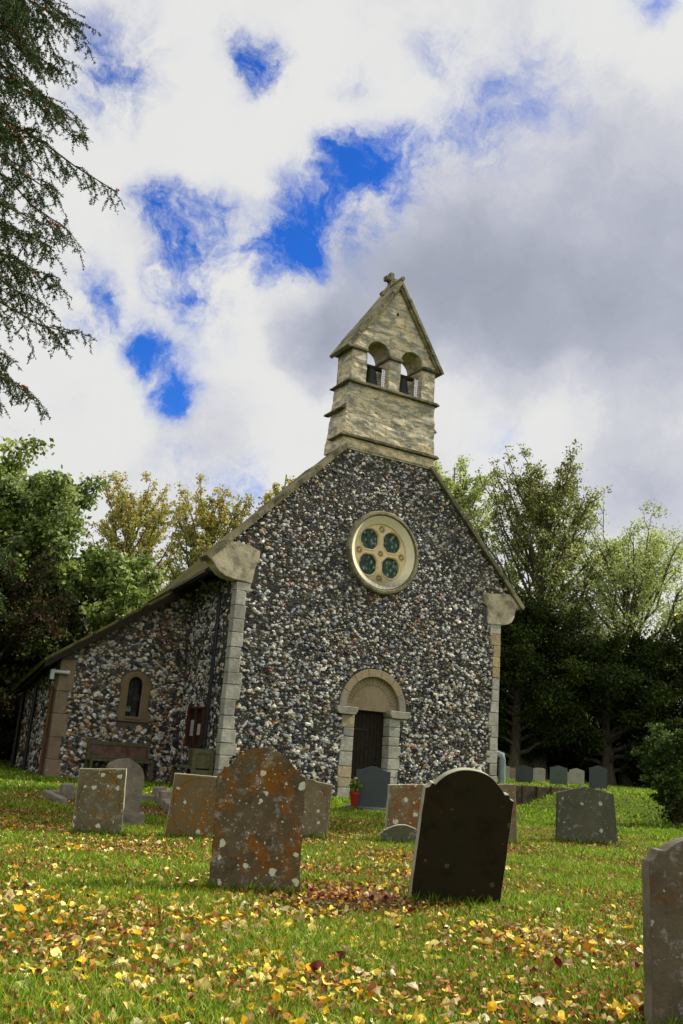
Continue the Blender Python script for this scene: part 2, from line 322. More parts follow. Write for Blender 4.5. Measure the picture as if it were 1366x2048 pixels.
def mat_glass(name, diamond=True, tint=((.008, .030, .026), (.03, .10, .055))):
    m, nt = newmat(name); b = NB(nt); v = b.obj(); s = b.n('ShaderNodeSeparateXYZ'); b.L(v, s.inputs[0])
    if diamond:
        p = b.m('ADD', b.m('MULTIPLY', s.outputs[0], 12.5), b.m('MULTIPLY', s.outputs[2], 8.6)); q = b.m('SUBTRACT', b.m('MULTIPLY', s.outputs[0], 12.5), b.m('MULTIPLY', s.outputs[2], 8.6))
    else:
        p = b.m('MULTIPLY', s.outputs[0], 7.3); q = b.m('MULTIPLY', s.outputs[2], 7.4)
    w = .13
    l1 = b.m('LESS_THAN', b.m('FRACT', p), w); l2 = b.m('LESS_THAN', b.m('FRACT', q), w); line = b.m('MAXIMUM', l1, l2)
    cb = b.n('ShaderNodeCombineXYZ'); b.L(b.m('FLOOR', p), cb.inputs[0]); b.L(b.m('FLOOR', q), cb.inputs[1])
    wn = b.n('ShaderNodeTexWhiteNoise', noise_dimensions='3D'); b.L(cb.outputs[0], wn.inputs['Vector'])
    c = b.mix(wn.outputs['Value'], tint[0], tint[1]); sc_ = b.n('ShaderNodeSeparateColor'); b.L(wn.outputs['Color'], sc_.inputs[0])
    c = b.mix(b.ramp(sc_.outputs[1], .75, .9), c, (.20, .26, .19)); c = b.mix(line, c, (.008, .009, .010))
    nn = b.n('ShaderNodeVectorMath', operation='MULTIPLY_ADD'); b.L(wn.outputs['Color'], nn.inputs[0]); nn.inputs[1].default_value = (.22, .0, .22)
    ad = b.n('ShaderNodeVectorMath', operation='SUBTRACT'); b.L(b.n('ShaderNodeNewGeometry').outputs['Normal'], ad.inputs[0]); ad.inputs[1].default_value = (.11, 0, .11); b.L(ad.outputs[0], nn.inputs[2])
    nz = b.n('ShaderNodeVectorMath', operation='NORMALIZE'); b.L(nn.outputs[0], nz.inputs[0])
    b.out(c, b.mix(line, (.25,)*3, (.6,)*3), nz.outputs[0], .22); return m
M['leaded'] = mat_glass('leaded_diamond_glass'); M['grid_glass'] = mat_glass('leaded_square_glass', False, ((.012, .013, .012), (.03, .032, .03)))
def mat_leaf(name, trans=.35, rough=.6):
    m, nt = newmat(name); b = NB(nt); b.out(b.attr(), rough, None, .12, 0, trans); return m
M['leaf'] = mat_leaf('foliage', .45); M['needle'] = mat_leaf('needles', .12, .85); M['grass'] = mat_leaf('grass_blades', .35); M['litter'] = mat_leaf('fallen_leaf', .18, .55)
def mat_bark():
    m, nt = newmat('bark'); b = NB(nt); v = b.obj((0, 0, 0), (1, 1, .3)); n = b.noise(v, 9, 5, .7)
    c = b.mix(b.ramp(n, .3, .7), (.05, .042, .028), (.14, .12, .085)); c = b.mix(1.0, c, b.attr(), 'MULTIPLY'); b.out(c, .9, b.bump(n, .6, .04), .1); return m
M['bark'] = mat_bark()
def mat_ground():
    m, nt = newmat('grassy_ground'); b = NB(nt); v = b.obj(world=True)
    n = b.noise(v, 1.3, 6, .7); n2 = b.noise(v, 26, 5, .75); n3 = b.noise(v, .35, 3, .5)
    c = b.mix(b.ramp(n2, .3, .7), (.035, .055, .008), (.11, .16, .018)); c = b.mix(b.ramp(n, .56, .72, 0, .8), c, (.07, .05, .022))
    # leaf mould under the trees beyond the church
    s = b.n('ShaderNodeSeparateXYZ'); b.L(v, s.inputs[0])
    far = b.m('MULTIPLY', b.ramp(b.m('ADD', s.outputs[1], b.m('MULTIPLY', n3, 3)), 8.0, 10.5), b.ramp(s.outputs[0], 0, -4))
    c = b.mix(far, c, b.mix(b.ramp(n2, .4, .6), (.05, .022, .009), (.14, .055, .018)))
    b.out(c, .95, b.bump(n2, .7, .04), .05); return m
M['ground'] = mat_ground()
def mat_soil():
    m, nt = newmat('bare_soil'); b = NB(nt); v = b.obj(); n = b.noise(v, 24, 5, .8); n2 = b.noise(v, 70, 3, .7)
    c = b.mix(b.ramp(n, .35, .65), (.055, .030, .016), (.17, .11, .065)); c = b.mix(b.ramp(n2, .55, .7), c, (.28, .20, .13)); b.out(c, .95, b.bump(n, .9, .03), .05); return m
M['soil'] = mat_soil()
# gravestone materials --------------------------------------------------
def mat_grave(name, a, c2, orange=0., white=0., grey=0., seed=0., dark=0., ocol=(.20, .075, .010), wcol=(.42, .43, .33), bumpy=.5, spots=5.0):
    m, nt = newmat(name); b = NB(nt); v = b.obj((seed*3.1, seed*1.7, seed*2.3))
    n1 = b.noise(v, 3.2, 7, .7, .3); n2 = b.noise(v, 9, 6, .75, .2); n3 = b.noise(v, 60, 4, .75); n4 = b.noise(v, 5, 6, .72)
    c = b.mix(b.ramp(n1, .35, .65), a, c2)
    if dark: c = b.mix(b.ramp(n4, .52, .66, 0, dark), c, tuple(x*.25 for x in a))
    if orange:
        t = .5 + (1-orange)*.14
        o = b.m('MULTIPLY', b.ramp(b.m('ADD', b.m('MULTIPLY', n1, .62), b.m('MULTIPLY', n2, .38)), t-.045, t+.03), b.ramp(n3, .3, .55, .35, 1))
        c = b.mix(o, c, b.mix(b.ramp(n3, .35, .7), ocol, tuple(x*.4 for x in ocol)))
    if grey:
        g = b.ramp(b.noise(b.obj((seed+9, seed, 4)), 13, 6, .8), .60-grey*.08, .66)
        c = b.mix(b.m('MULTIPLY', g, .75), c, (.30, .30, .27))
    if white:
        wv = b.n('ShaderNodeVectorMath', operation='MULTIPLY_ADD'); b.L(b.noise(v, 14, 3, .6, 0, True), wv.inputs[0]); wv.inputs[1].default_value = (.07, .07, .07); b.L(v, wv.inputs[2])
        d = b.vor(wv.outputs[0], spots*2.4); cc = b.vor(wv.outputs[0], spots*2.4, 'F1', 'Color'); sp = b.n('ShaderNodeSeparateColor'); b.L(cc, sp.inputs[0])
        th = b.m('MULTIPLY', b.ramp(sp.outputs[0], 1-white, 1.0, 0, 1), .30)
        on = b.m('GREATER_THAN', sp.outputs[0], 1-white)
        w = b.m('MULTIPLY', b.ramp(b.m('SUBTRACT', b.m('ADD', th, .06), d), 0, .03), on)
        d2 = b.vor(wv.outputs[0], spots*9); c2_ = b.vor(wv.outputs[0], spots*9, 'F1', 'Color'); sp2 = b.n('ShaderNodeSeparateColor'); b.L(c2_, sp2.inputs[0])
        w2 = b.m('MULTIPLY', b.ramp(d2, .30, .2), b.m('GREATER_THAN', sp2.outputs[0], 1-white*.35))
        w2 = b.m('MULTIPLY', w2, b.ramp(n1, .35, .5))
        c = b.mix(b.m('MULTIPLY', b.m('MAXIMUM', w, w2), b.ramp(n3, .25, .5, .6, 1)), c, wcol)
    c = b.mix(b.ramp(n3, .5, .8, 0, .4), c, tuple(x*.4 for x in a))
    c = b.mix(1.0, c, b.attr(), 'MULTIPLY')
    h = b.m('ADD', b.m('MULTIPLY', n2, .6), b.m('MULTIPLY', n3, .4))
    b.out(c, .9, b.bump(h, bumpy, .02), .12); return m
# ------------------------------------------------------------------ terrain
def S01(t): t = np.clip(t, 0, 1); return t*t*(3-2*t)
def hgt(x, y):
    x = np.asarray(x, float); y = np.asarray(y, float)
    r = S01(x/8+(y+6)/10); w = .35+np.maximum(0, -y-.5)*.6
    st = S01((-y-.42)/.2); cut = np.where(y > 0, 1-S01((3.75-x)/.35), 1-S01((3.75+1.7*st-x)/(w+1.3*st)))
    base = .46*r*cut
    und = .018*np.sin(x*1.3+y*.7)*np.sin(y*1.1-x*.4)*(1-S01((np.hypot(x, y+2)-9)/3)*0)
    return base + und*0.6
def build_ground():
    def axis(lo, hi, f, c):
        a = [c]; s = f
        while a[-1] < hi: a.append(a[-1]+s); s = f if a[-1]-c < 22 else s*1.3
        s = f
        while a[0] > lo: a.insert(0, a[0]-s); s = f if c-a[0] < 22 else s*1.3
        return np.array(a)
    X = axis(-900, 900, .16, -2); Y = axis(-900, 900, .16, -4)
    gx, gy = np.meshgrid(X, Y, indexing='ij'); gz = hgt(gx, gy)
    V = np.stack([gx, gy, gz], -1).reshape(-1, 3); nx, ny = len(X), len(Y)
    i, j = np.meshgrid(np.arange(nx-1), np.arange(ny-1), indexing='ij'); a = (i*ny+j).ravel()
    F = np.stack([a, a+ny, a+ny+1, a+1], 1)
    o = link('ground', npmesh('ground', V, [F], smooth=True), M['ground']); tag(o, kind='structure')
build_ground()
def patch(name, pts, mat, dz=.004, n=26):
    """ground-hugging sheet with a ragged outline"""
    cx = sum(p[0] for p in pts)/len(pts); cy = sum(p[1] for p in pts)/len(pts)
    ring = []
    for i in range(len(pts)):
        a = pts[i]; b = pts[(i+1) % len(pts)]
        for k in range(n//len(pts)+1):
            t = k/(n//len(pts)+1); q = random.uniform(.93, 1.08)
            ring.append((cx+(a[0]+(b[0]-a[0])*t-cx)*q, cy+(a[1]+(b[1]-a[1])*t-cy)*q))
    V = []; R = 7
    for r in range(R+1):
        for (x, y) in ring:
            xx = cx+(x-cx)*r/R; yy = cy+(y-cy)*r/R; V.append((xx, yy, float(hgt(xx, yy))+dz+.012*(1-(r/R)**2)))
    m = len(ring); F = [(r*m+q, r*m+(q+1) % m, (r+1)*m+(q+1) % m, (r+1)*m+q) for r in range(R) for q in range(m)]
    o = link(name, npmesh(name, V, [F], smooth=True), mat); tag(o, kind='structure'); return o
patch('bare_soil', [(-8.75, -11.98), (-7.9, -11.55), (-7.0, -11.75), (-6.55, -12.35), (-7.1, -12.75), (-8.3, -12.35)], M['soil'])
patch('leaf_mould_bed', [(-8.3, -4.6), (-7.4, -3.8), (-6.35, -4.0), (-6.7, -5.9), (-7.9, -6.4)], M['soil'])
patch('gravel_path', [(-9.6, 2.9), (-6.62, 2.72), (-6.62, 3.4), (-9.6, 4.0)], M['soil'])
# ------------------------------------------------------------------ the church
CH = empty('church', (0, 0, 0), label='flint-walled village church with a stone bellcote on its gable, round window and arched door', cat='church')
PAL = np.array([(.014, .014, .018), (.026, .027, .033), (.055, .058, .068), (.66, .64, .57), (.50, .49, .46), (.36, .39, .45), (.50, .40, .25), (.30, .17, .075), (.28, .085, .025), (.13, .105, .07)])
PW = np.array([.20, .15, .07, .25, .13, .085, .065, .035, .018, .04]); PW /= PW.sum()
def flints(name, parent, O, eu, ew, en, u0, u1, w0, w1, inside, sx=.080, sz=.058, seed=1, warm=0., hk=1.0):
    r = np.random.default_rng(seed)
    nu = int((u1-u0)/sx); nw = int((w1-w0)/sz)
    U, W = np.meshgrid(np.arange(nu), np.arange(nw), indexing='ij')
    U = (u0 + (U + .5*(W % 2) + r.uniform(-.34, .34, U.shape))*sx).ravel(); W = (w0 + (W + r.uniform(-.34, .34, W.shape))*sz).ravel()
    k = inside(U, W); U = U[k]; W = W[k]; n = len(U)
    K = 7; a = (np.arange(K)/K*2*np.pi)[None] + r.uniform(-.35, .35, (n, K))
    size = r.choice([.55, .8, 1.0, 1.22, 1.6], n, p=[.22, .25, .25, .18, .10])*(1.16-.05*np.clip(W, 0, 6)); lf = np.sin(U*1.9+1.3*np.sin(W*1.4+seed))*np.sin(W*2.3+U*.7)+.5*np.sin(U*4.1+W*3.3+seed)
    rx = sx*.62*size[:, None]*r.uniform(.55, 1.25, (n, K)); rz = sz*.60*size[:, None]*r.uniform(.55, 1.25, (n, K))
    th = r.normal(0, .35, n)[:, None]
    du = np.cos(a)*rx; dw = np.sin(a)*rz; du, dw = du*np.cos(th)-dw*np.sin(th), du*np.sin(th)+dw*np.cos(th)
    hh = sz*.36*size*r.uniform(.4, 1.3, n)*hk
    ring0 = np.stack([U[:, None]+du, W[:, None]+dw, np.full((n, K), -.004)], -1)
    q = r.uniform(.62, .92, (n, K)); ring1 = np.stack([U[:, None]+du*q, W[:, None]+dw*q, hh[:, None]*r.uniform(.6, 1.0, (n, K))], -1)
    top = np.stack([U+r.uniform(-.2, .2, n)*sx, W+r.uniform(-.2, .2, n)*sz, hh*r.uniform(.85, 1.15, n)], -1)[:, None]
    P = np.concatenate([ring0, ring1, top], 1).reshape(-1, 3)
    V = np.asarray(O) + P[:, :1]*np.asarray(eu) + P[:, 1:2]*np.asarray(ew) + P[:, 2:]*np.asarray(en)
    b = (np.arange(n)*(2*K+1))[:, None]; i = np.arange(K); j = (i+1) % K
    Q = np.stack([b+i, b+j, b+K+j, b+K+i], -1).reshape(-1, 4); T = np.stack([b+K+i, b+K+j, np.broadcast_to(b+2*K, (n, K))], -1).reshape(-1, 3)
    pw = PW.copy()
    if warm: pw[6:9] *= 1+warm; pw /= pw.sum()
    ci = r.choice(len(PAL), n, p=pw); col = PAL[ci]*r.uniform(.75, 1.2, (n, 1)); dk_ = (r.random(n) < .04+.08*lf)[:, None]; col = np.where(dk_, PAL[r.integers(0, 3, n)], col); col = col*(1+.10*lf[:, None])
    rim = np.where((r.random(n) < .28)[:, None], np.array([[.55, .52, .44]])*r.uniform(.6, 1.1, (n, 1)), col)
    core = np.where(((r.random(n) < .25) & (ci >= 3))[:, None], PAL[r.integers(0, 3, n)], col)
    C = np.concatenate([np.repeat(rim[:, None], K, 1), np.repeat(col[:, None], K, 1), core[:, None]], 1).reshape(-1, 3)
    return link(name, npmesh(name, V, [Q, T], C), M['flint'], parent)
# west gable wall -------------------------------------------------------
WG = 3.67; KS = (8.02-4.85)/(4.45-1.35)
def gable_z(x): return 8.02 - (np.abs(x)-1.35)*KS
wall = plate('gable_wall', [(-3.64, -.3), (3.64, -.3), (3.64, 4.45), (4.15, 4.85), (1.3, 7.98), (-1.3, 7.98), (-4.15, 4.85), (-3.64, 4.45)],
      [[(x, z) for x, z in arc(0, 5.635, .80, 0, 360, 40)[:-1]], [(-.62, -.05), (.62, -.05), (.62, 1.9)] + arc(0, 1.97, .74, 0, 180, 20) + [(-.62, 1.9)]], 0, .55, M['mortar'], CH)
def in_gable(x, z):
    ok = (z > -.1) & (z < np.minimum(8.03, gable_z(x)-.12)) & ((np.abs(x) < 3.42) | (z > 5.18))
    ok &= ~((np.hypot(x, z-5.635) < 1.0)) & ~((np.hypot(x, z-1.97) < .93) & (z > 1.9)) & ~((np.abs(x) < .80) & (z < 1.97)) & ~((np.abs(x) < 1.02) & (z > 1.80) & (z < 2.02))
    ok &= ~((x < -3.24) & (z > 4.33) & (z < 5.2)) & ~((x > 3.1) & (z > 4.33) & (z < 5.15))
    return ok
flints('flintwork', wall, (0, -.003, 0), (1, 0, 0), (0, 0, 1), (0, -1, 0), -4.1, 4.1, -.1, 8.1, in_gable, seed=3)
# nave body behind the gable
nb = MB(); nb.box(-3.62, -3.3, .55, 4.3, -.3, 4.62); nb.box(3.3, 3.62, .55, 4.3, -.3, 4.62); nb.box(-3.3, 3.3, 4.0, 4.3, -.3, 4.6)
nb.add([(-3.6, 4.0, 4.6), (3.6, 4.0, 4.6), (0, 4.0, 8.6), (-3.6, 4.3, 4.6), (3.6, 4.3, 4.6), (0, 4.3, 8.6)], [(0, 1, 2), (3, 5, 4), (0, 2, 5, 3), (1, 4, 5, 2)])
nave = nb.build('nave_wall', M['mortar'], CH)
flints('flintwork', nave, (-3.622, 0, 0), (0, 1, 0), (0, 0, 1), (-1, 0, 0), .22, 2.7, -.05, 4.6, lambda u, w: (w > -.05) & (w < 4.6), seed=5, hk=1.1)
# nave roof: left slope and right slope, eaves dropping a little to the east
rf = MB()
def slab(mb, quad, t, col=(1, 1, 1), mi=0):
    n = (Vector(quad[1])-Vector(quad[0])).cross(Vector(quad[3])-Vector(quad[0])).normalized()
    if n.z < 0: n = -n
    v = [Vector(p) for p in quad] + [Vector(p)-n*t for p in quad]
    mb.add(v, [(0, 1, 2, 3), (7, 6, 5, 4), (0, 4, 5, 1), (1, 5, 6, 2), (2, 6, 7, 3), (3, 7, 4, 0)], col, mi)
slab(rf, [(-4.22, .30, 4.66), (-4.28, 4.2, 4.26), (0, 4.5, 8.75), (0, .30, 9.0)], .09)
rf.build('nave_roof', M['tile'], CH); rf = MB()
slab(rf, [(4.22, .30, 4.72), (4.22, 4.4, 4.68), (0, 4.4, 8.75), (0, .30, 9.0)], .09)
rf.build('nave_roof', M['tile'], CH)
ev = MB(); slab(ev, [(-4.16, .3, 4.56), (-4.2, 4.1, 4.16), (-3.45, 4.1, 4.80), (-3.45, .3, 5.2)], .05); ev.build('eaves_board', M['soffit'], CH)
gt = MB(); gt.tube([(-4.25, .34, 4.55), (-4.28, 2.3, 4.36)], .05, 8); gt.build('gutter', M['black_pipe'], CH)
# coping and kneelers ---------------------------------------------------
for s in (-1, 1):
    cp = MB()
    n = 9; x0, x1 = 4.47, 1.28
    for i in range(n):
        x0 = 4.47 if s < 0 else 4.38; a = x0+(x1-x0)*i/n; b = x0+(x1-x0)*(i+1)/n-.006; q = random.uniform(-.008, .008); c = random.uniform(.75, 1.15)
        za = gable_z(a); zb = gable_z(b)
        nx, nz = -.115*.715, -.115*.70
        pts = [(s*a, za+q), (s*b, zb+q), (s*(b+nx), zb+nz+q), (s*(a+nx), za+nz+q)]
        cp.prism(pts, -.13+random.uniform(-.006, .006), .36, (c, c, c*.95))
    cp.build('gable_coping', M['coping'], CH, bevel=.012)
KL = [(-4.44, 4.83), (-4.30, 4.74), (-4.26, 4.70), (-4.19, 4.60), (-4.08, 4.51), (-3.95, 4.45), (-3.8, 4.42), (-3.69, 4.41), (-3.33, 4.38), (-3.28, 4.74), (-3.20, 4.98), (-3.20, 5.12), (-3.45, 5.22), (-3.93, 5.24)]
KR = [(4.40, 4.86), (4.15, 4.83), (4.10, 4.74), (4.08, 4.60), (4.0, 4.48), (3.88, 4.41), (3.66, 4.37), (3.23, 4.35), (3.2, 4.78), (3.08, 4.84), (3.05, 5.14), (3.3, 5.13), (3.9, 5.2)]
for k, y1 in ((KL, .30), (KR, .30)):
    q = MB(); q.prism(k, -.055, y1); o = q.build('kneeler', M['kneeler'], CH, bevel=.012, seg=2)
# quoins
for s in (-1, 1):
    q = MB(); z = -.2; i = 0
    while z < 4.37:
        hgt_ = random.uniform(.24, .33)
        if z+hgt_ > 4.25: hgt_ = 4.385-z
        w = (.25 + (.09 if random.random() < .28 else 0) + random.uniform(-.02, .03)) * (1 if s < 0 else .92)
        g = random.uniform(.82, 1.18); tint = (g, g, g) if (s < 0 or not (2.9 < z < 4.0)) else (g*1.12, g*.92, g*.62)
        x0, x1 = (-WG, -WG+w) if s < 0 else (WG-w, WG)
        q.box(x0, x1, -.035, .20, z+.005, z+hgt_-.005, tint, .006); z += hgt_; i += 1
    q.build('quoin', M['quoin'], CH, bevel=.010)
# round window ----------------------------------------------------------
WC = (0, 0, 5.635)
ring = MB(); ring.lathe([(1.02, .02), (1.02, -.05), (.985, -.10), (.93, -.105), (.905, -.07), (.90, -.02), (.90, .02)], WC, 72, 'y'); ro = ring.build('round_window', M['coping'], CH, smooth=True)
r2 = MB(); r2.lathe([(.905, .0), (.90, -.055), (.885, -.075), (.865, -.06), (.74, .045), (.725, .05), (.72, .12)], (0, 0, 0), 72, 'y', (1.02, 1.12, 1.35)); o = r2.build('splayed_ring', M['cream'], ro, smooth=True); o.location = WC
def lobe(cx, cz, r=.258, cut=.155):
    # circle with its inner corner cut straight
    pts = []
    sx, sz = (1 if cx > 0 else -1), (1 if cz > 0 else -1)
    for i in range(36):
        a = 2*math.pi*i/36; x = cx+r*math.cos(a); z = cz+r*math.sin(a)
        x = sx*max(sx*x, .078); z = sz*max(sz*z, .068)
        d = sx*x+sz*z
        if d < .27: k = (.27-d)/2; x += sx*k; z += sz*k
        pts.append((x, z))
    return pts
LB = [(sx*.31, sz*.30) for sx in (-1, 1) for sz in (-1, 1)]
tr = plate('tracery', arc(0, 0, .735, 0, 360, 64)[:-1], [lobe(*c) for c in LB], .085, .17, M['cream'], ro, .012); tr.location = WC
mo = MB()
for c in LB:
    L = lobe(c[0], c[1]); cc = Vector((c[0], 0, c[1])); P = [cc+(Vector((x, 0, z))-cc)*1.13 for x, z in L]; P.append(P[0]); mo.tube([p+Vector((0, .082, 0)) for p in P], .011, 6, cap=False)
o = mo.build('lobe_moulding', M['cream'], tr, smooth=True)
for (x, z, r) in ((0, .60, .085), (-.60, 0, .085), (.60, 0, .085), (0, -.60, .08), (0, 0, .07)):
    rs = MB()
    for k in range(11):
        a = math.pi*(.0+2*k/11)+.2
        ca, sa = math.cos(a), math.sin(a); p0 = (x+ca*r*.35, z+sa*r*.35); w = .011
        rs.prism([(p0[0]-sa*w*.4, p0[1]+ca*w*.4), (p0[0]+sa*w*.4, p0[1]-ca*w*.4), (x+ca*r+sa*w, z+sa*r-ca*w), (x+ca*r*1.08, z+sa*r*1.08), (x+ca*r-sa*w, z+sa*r+ca*w)], .070, .086, (.45, .42, .35))  # petals tinted dark to stand for shadow in the carved notches
    rs.build('carved_rosette', M['cream'], tr)
gl = MB(); gl.box(-.6, .6, .160, .166, -.58, .58); o = gl.build('leaded_glass', M['leaded'], ro); o.location = WC
# west door -------------------------------------------------------------
dr = MB()
n = 7
for i in range(n):
    a0 = 180-180*i/n-.35; a1 = 180-180*(i+1)/n+.35; g = random.uniform(.85, 1.1); t = (g, g, g) if i not in (0, n-1) else (g*.85, g*.98, g*1.25)
    P = arc(0, 1.975, .895, a0, a1, 6) + arc(0, 1.975, .72, a1, a0, 6); dr.prism(P, -.03, .25, t)
da = dr.build('door_arch', M['tan_stone'], CH, bevel=.006)
ty = MB(); P = arc(0, 1.975, .722, 0, 180, 30); ty.prism([(-.722, 1.925)] + [(x, z) for x, z in P[::-1]] + [(.722, 1.925)], .085, .25); to = ty.build('tympanum', M['tan_stone'], da, bevel=.004)
gv = MB()
for k in range(23):
    a = math.radians(10+160*k/22)
    if 80 < math.degrees(a) < 87: continue
    gv.bar((.53*math.cos(a), .0845, 1.975+.53*math.sin(a)), (.70*math.cos(a), .0845, 1.975+.70*math.sin(a)), .007, .006, (0, 1, 0))
pa = arc(0, 1.975, .53, 8, 172, 30); gv.tube([(x, .085, z) for x, z in pa], .0045, 4)
gv.build('incised_lines', mat_simple('incised_groove', (.09, .065, .04), .9), to)
for s in (-1, 1):
    q = MB()
    P = [(s*.44, 1.885), (s*.44, 1.97), (s*.99, 1.97), (s*.99, 1.885), (s*.94, 1.82), (s*.90, 1.80), (s*.50, 1.80), (s*.48, 1.82)]
    q.prism(P, -.10, .26, (.9, .9, .85)); q.build('impost', M['quoin'], CH, bevel=.01)
    q = MB(); z = -.12
    while z < 1.78:
        h_ = random.uniform(.17, .34)
        if z+h_ > 1.66: h_ = 1.797-z
        w = random.uniform(.27, .35); g = random.uniform(.9, 1.25); t = (g*1.12, g*.98, g*.75) if random.random() < .35 else (g, g, g)
        a, b = sorted((s*.475, s*(.475+w))); q.box(a, b, -.03, .30, z+.004, z+h_-.004, t, .006); z += h_
    q.build('door_jamb', M['quoin'], CH, bevel=.012)
dw = MB(); x = -.53
while x < .52:
    w = .105; dw.box(x+.003, x+w-.003, .24+random.uniform(0, .006), .30, -.03, 1.93, (1,)*3); x += w
do = dw.build('door', M['timber'], CH, bevel=.004)
for z in (1.50, .45):
    hg = MB()
    hg.bar((-.47, .232, z), (.02, .232, z), .012, .035)
    for sx in (-.30, -.05): hg.tube([(sx, .23, z+.06), (sx-.05, .23, z+.03), (sx-.06, .23, z), (sx-.05, .23, z-.03), (sx, .23, z-.06)], .008, 5)
    hg.build('strap_hinge', M['iron'], do)
hd = MB(); hd.tube([(.30+.045*math.cos(a), .215, .72+.045*math.sin(a)) for a in np.linspace(0, 6.283, 13)], .009, 6); hd.box(.285, .315, .215, .24, .76, .79); hd.build('handle', M['iron'], do)
st = MB(); st.box(-.6, .6, -.12, .25, -.2, .015, (.8, .8, .75)); st.build('door_step', M['quoin'], CH, bevel=.01)
# bellcote --------------------------------------------------------------
BC = empty('bellcote'); BC.parent = CH
def bprism(y0, y1, pts): q = MB(); q.prism(pts, y0, y1); return q
def rough_block(name, o, cuts, amp, parent, mat, seed=0, sc_=2.2):
    """subdivide and weather a mesh so its faces and arrises are uneven"""
    bm = bmesh.new(); bm.from_mesh(o.data); bmesh.ops.triangulate(bm, faces=bm.faces[:])
    for _ in range(cuts):
        L = [e for e in bm.edges if e.calc_length() > .09]
        if not L: break
        bmesh.ops.subdivide_edges(bm, edges=L, cuts=1, use_grid_fill=False); bmesh.ops.triangulate(bm, faces=bm.faces[:])
    bm.normal_update()
    for v in bm.verts:
        p = v.co; q = Vector((p.x*sc_, p.y*sc_, p.z*sc_*2.2+seed))
        d = mnoise.noise(q)*amp + mnoise.noise(q*3)*amp*.5
        n = v.normal; v.co = p + Vector((n.x, n.y, n.z*.4))*(d-amp*.3)
    bm.to_mesh(o.data); bm.free(); return o
lowq = MB(); lowq.add([(x, y, z) for (z, w, yb) in ((8.0, 1.36, .85), (9.70, 1.27, .70)) for (x, y) in ((-w, -.05), (w, -.05), (w, yb), (-w, yb))], [(0, 3, 2, 1), (4, 5, 6, 7), (0, 1, 5, 4), (1, 2, 6, 5), (2, 3, 7, 6), (3, 0, 4, 7)])
lo = lowq.build('lower_stage', M['belfry'], BC); rough_block('l', lo, 5, .026, BC, None, 1)
def opening(cx, r, zb=9.72, zs=10.66): return [(cx-r, zb), (cx+r, zb)] + [(cx+r+.0, zs)] + arc(cx, zs, r*1.02, 8, 172, 14) + [(cx-r, zs)]
up = plate('arcade_stage', [(-1.25, 9.70), (1.25, 9.70), (1.25, 10.80), (0, 12.72), (-1.25, 10.80)], [opening(-.485, .325, 9.76), opening(.515, .325, 9.76)], -.04, .68, M['belfry'], BC)
rough_block('u', up, 5, .022, BC, None, 4)
for (z, t, pr, nm) in ((8.29, .08, .085, 'string_course'), (9.70, .075, .09, 'string_course')):
    w = 1.36 if z < 9 else 1.29; q = MB()
    q.prism([(-w-pr, z), (w+pr, z), (w+pr, z+t*.45), (w+.01, z+t), (-w-.01, z+t), (-w-pr, z+t*.45)], -.05-pr, (.75 if z > 9 else .5)+pr*.5, (1,)*3)
    o = q.build(nm, M['coping'], BC, bevel=.012); rough_block('s', o, 3, .012, BC, None, z)
for s in (-1, 1):
    q = MB(); q.prism([(s*1.27, 9.02), (s*1.42, 9.02), (s*1.42, 9.06), (s*1.30, 9.16), (s*1.27, 9.16)], .0, .90); q.build('side_weathering', M['coping'], BC, bevel=.01)
    q = MB(); x = sorted((s*.83, s*1.33)); q.box(x[0], x[1], -.11, .74, 10.60, 10.68, (.8,)*3); q.build('impost', M['coping'], BC, bevel=.015)
q = MB(); q.box(-.185, .215, -.10, .73, 10.60, 10.68, (.8,)*3); q.build('impost', M['coping'], BC, bevel=.015)
bs = MB(); bs.box(-1.33, 1.33, -.065, .3, 8.03, 8.285, (1.1, 1.05, .95)); bs.build('base_course', M['belfry'], BC, bevel=.02)
for s in (-1, 1):
    rq = MB(); nseg = 5
    for i in range(nseg):
        t0, t1 = i/nseg, (i+1)/nseg; xa, za = 1.46*(1-t0), 10.62+(12.86-10.62)*t0; xb, zb = 1.46*(1-t1), 10.62+(12.86-10.62)*t1
        q_ = random.uniform(-.01, .01); nx, nz = -.083*1.0, -.055*1.0; g = random.uniform(.85, 1.25)
        rq.prism([(s*xa, za+q_), (s*(xb+(.004)), zb+q_), (s*max(0, xb+nx) if t1 < 1 else 0, zb+nz*1.0+q_-(.10 if t1 == 1 else 0)), (s*(xa+nx), za+nz+q_)], -.17+random.uniform(-.012, .012), .80, (g, g, g))
    ro_ = rq.build('saddle_roof', M['coping'], BC, bevel=.012)
for s in (-1, 1):
    vm = MB(); vm.bar((s*1.36, -.085, 10.62), (s*0.01, -.085, 12.66), .10, .07, (0, 1, 0), (1.3, 1.25, 1.1)); vm.build('verge_moulding', M['coping'], BC, bevel=.015)
cr = MB(); cr.tube([(0, -.2, 12.86), (0, .88, 12.86)], .055, 8); cr.build('ridge_roll', M['coping'], BC, smooth=True)
cx_ = MB(); cx_.prism([(-.24, 12.55), (-.15, 12.80), (-.07, 12.90), (-.055, 13.02), (-.19, 13.0), (-.20, 13.14), (-.06, 13.13), (-.07, 13.27), (.07, 13.27), (.06, 13.13), (.20, 13.14), (.19, 13.0), (.055, 13.02), (.07, 12.90), (.15, 12.80), (.24, 12.55)], .34, .50, (1.25, 1.25, 1.15))
cx_.build('stone_cross', M['coping'], BC, bevel=.02, seg=2)
hl = MB(); hl.box(-.03, .02, -.052, -.03, 11.86, 11.93, (.1,)*3); hl.build('putlog_hole', M['soffit'], BC)  # solid dark block, its colour stands for the shade inside a hole
# perforated strips beside the bells
for x in (-.215, .785):
    q = MB(); q.box(x-.055, x+.055, .12, .126, 9.78, 10.36)
    o = q.build('perforated_strip', M['white_metal'], BC)
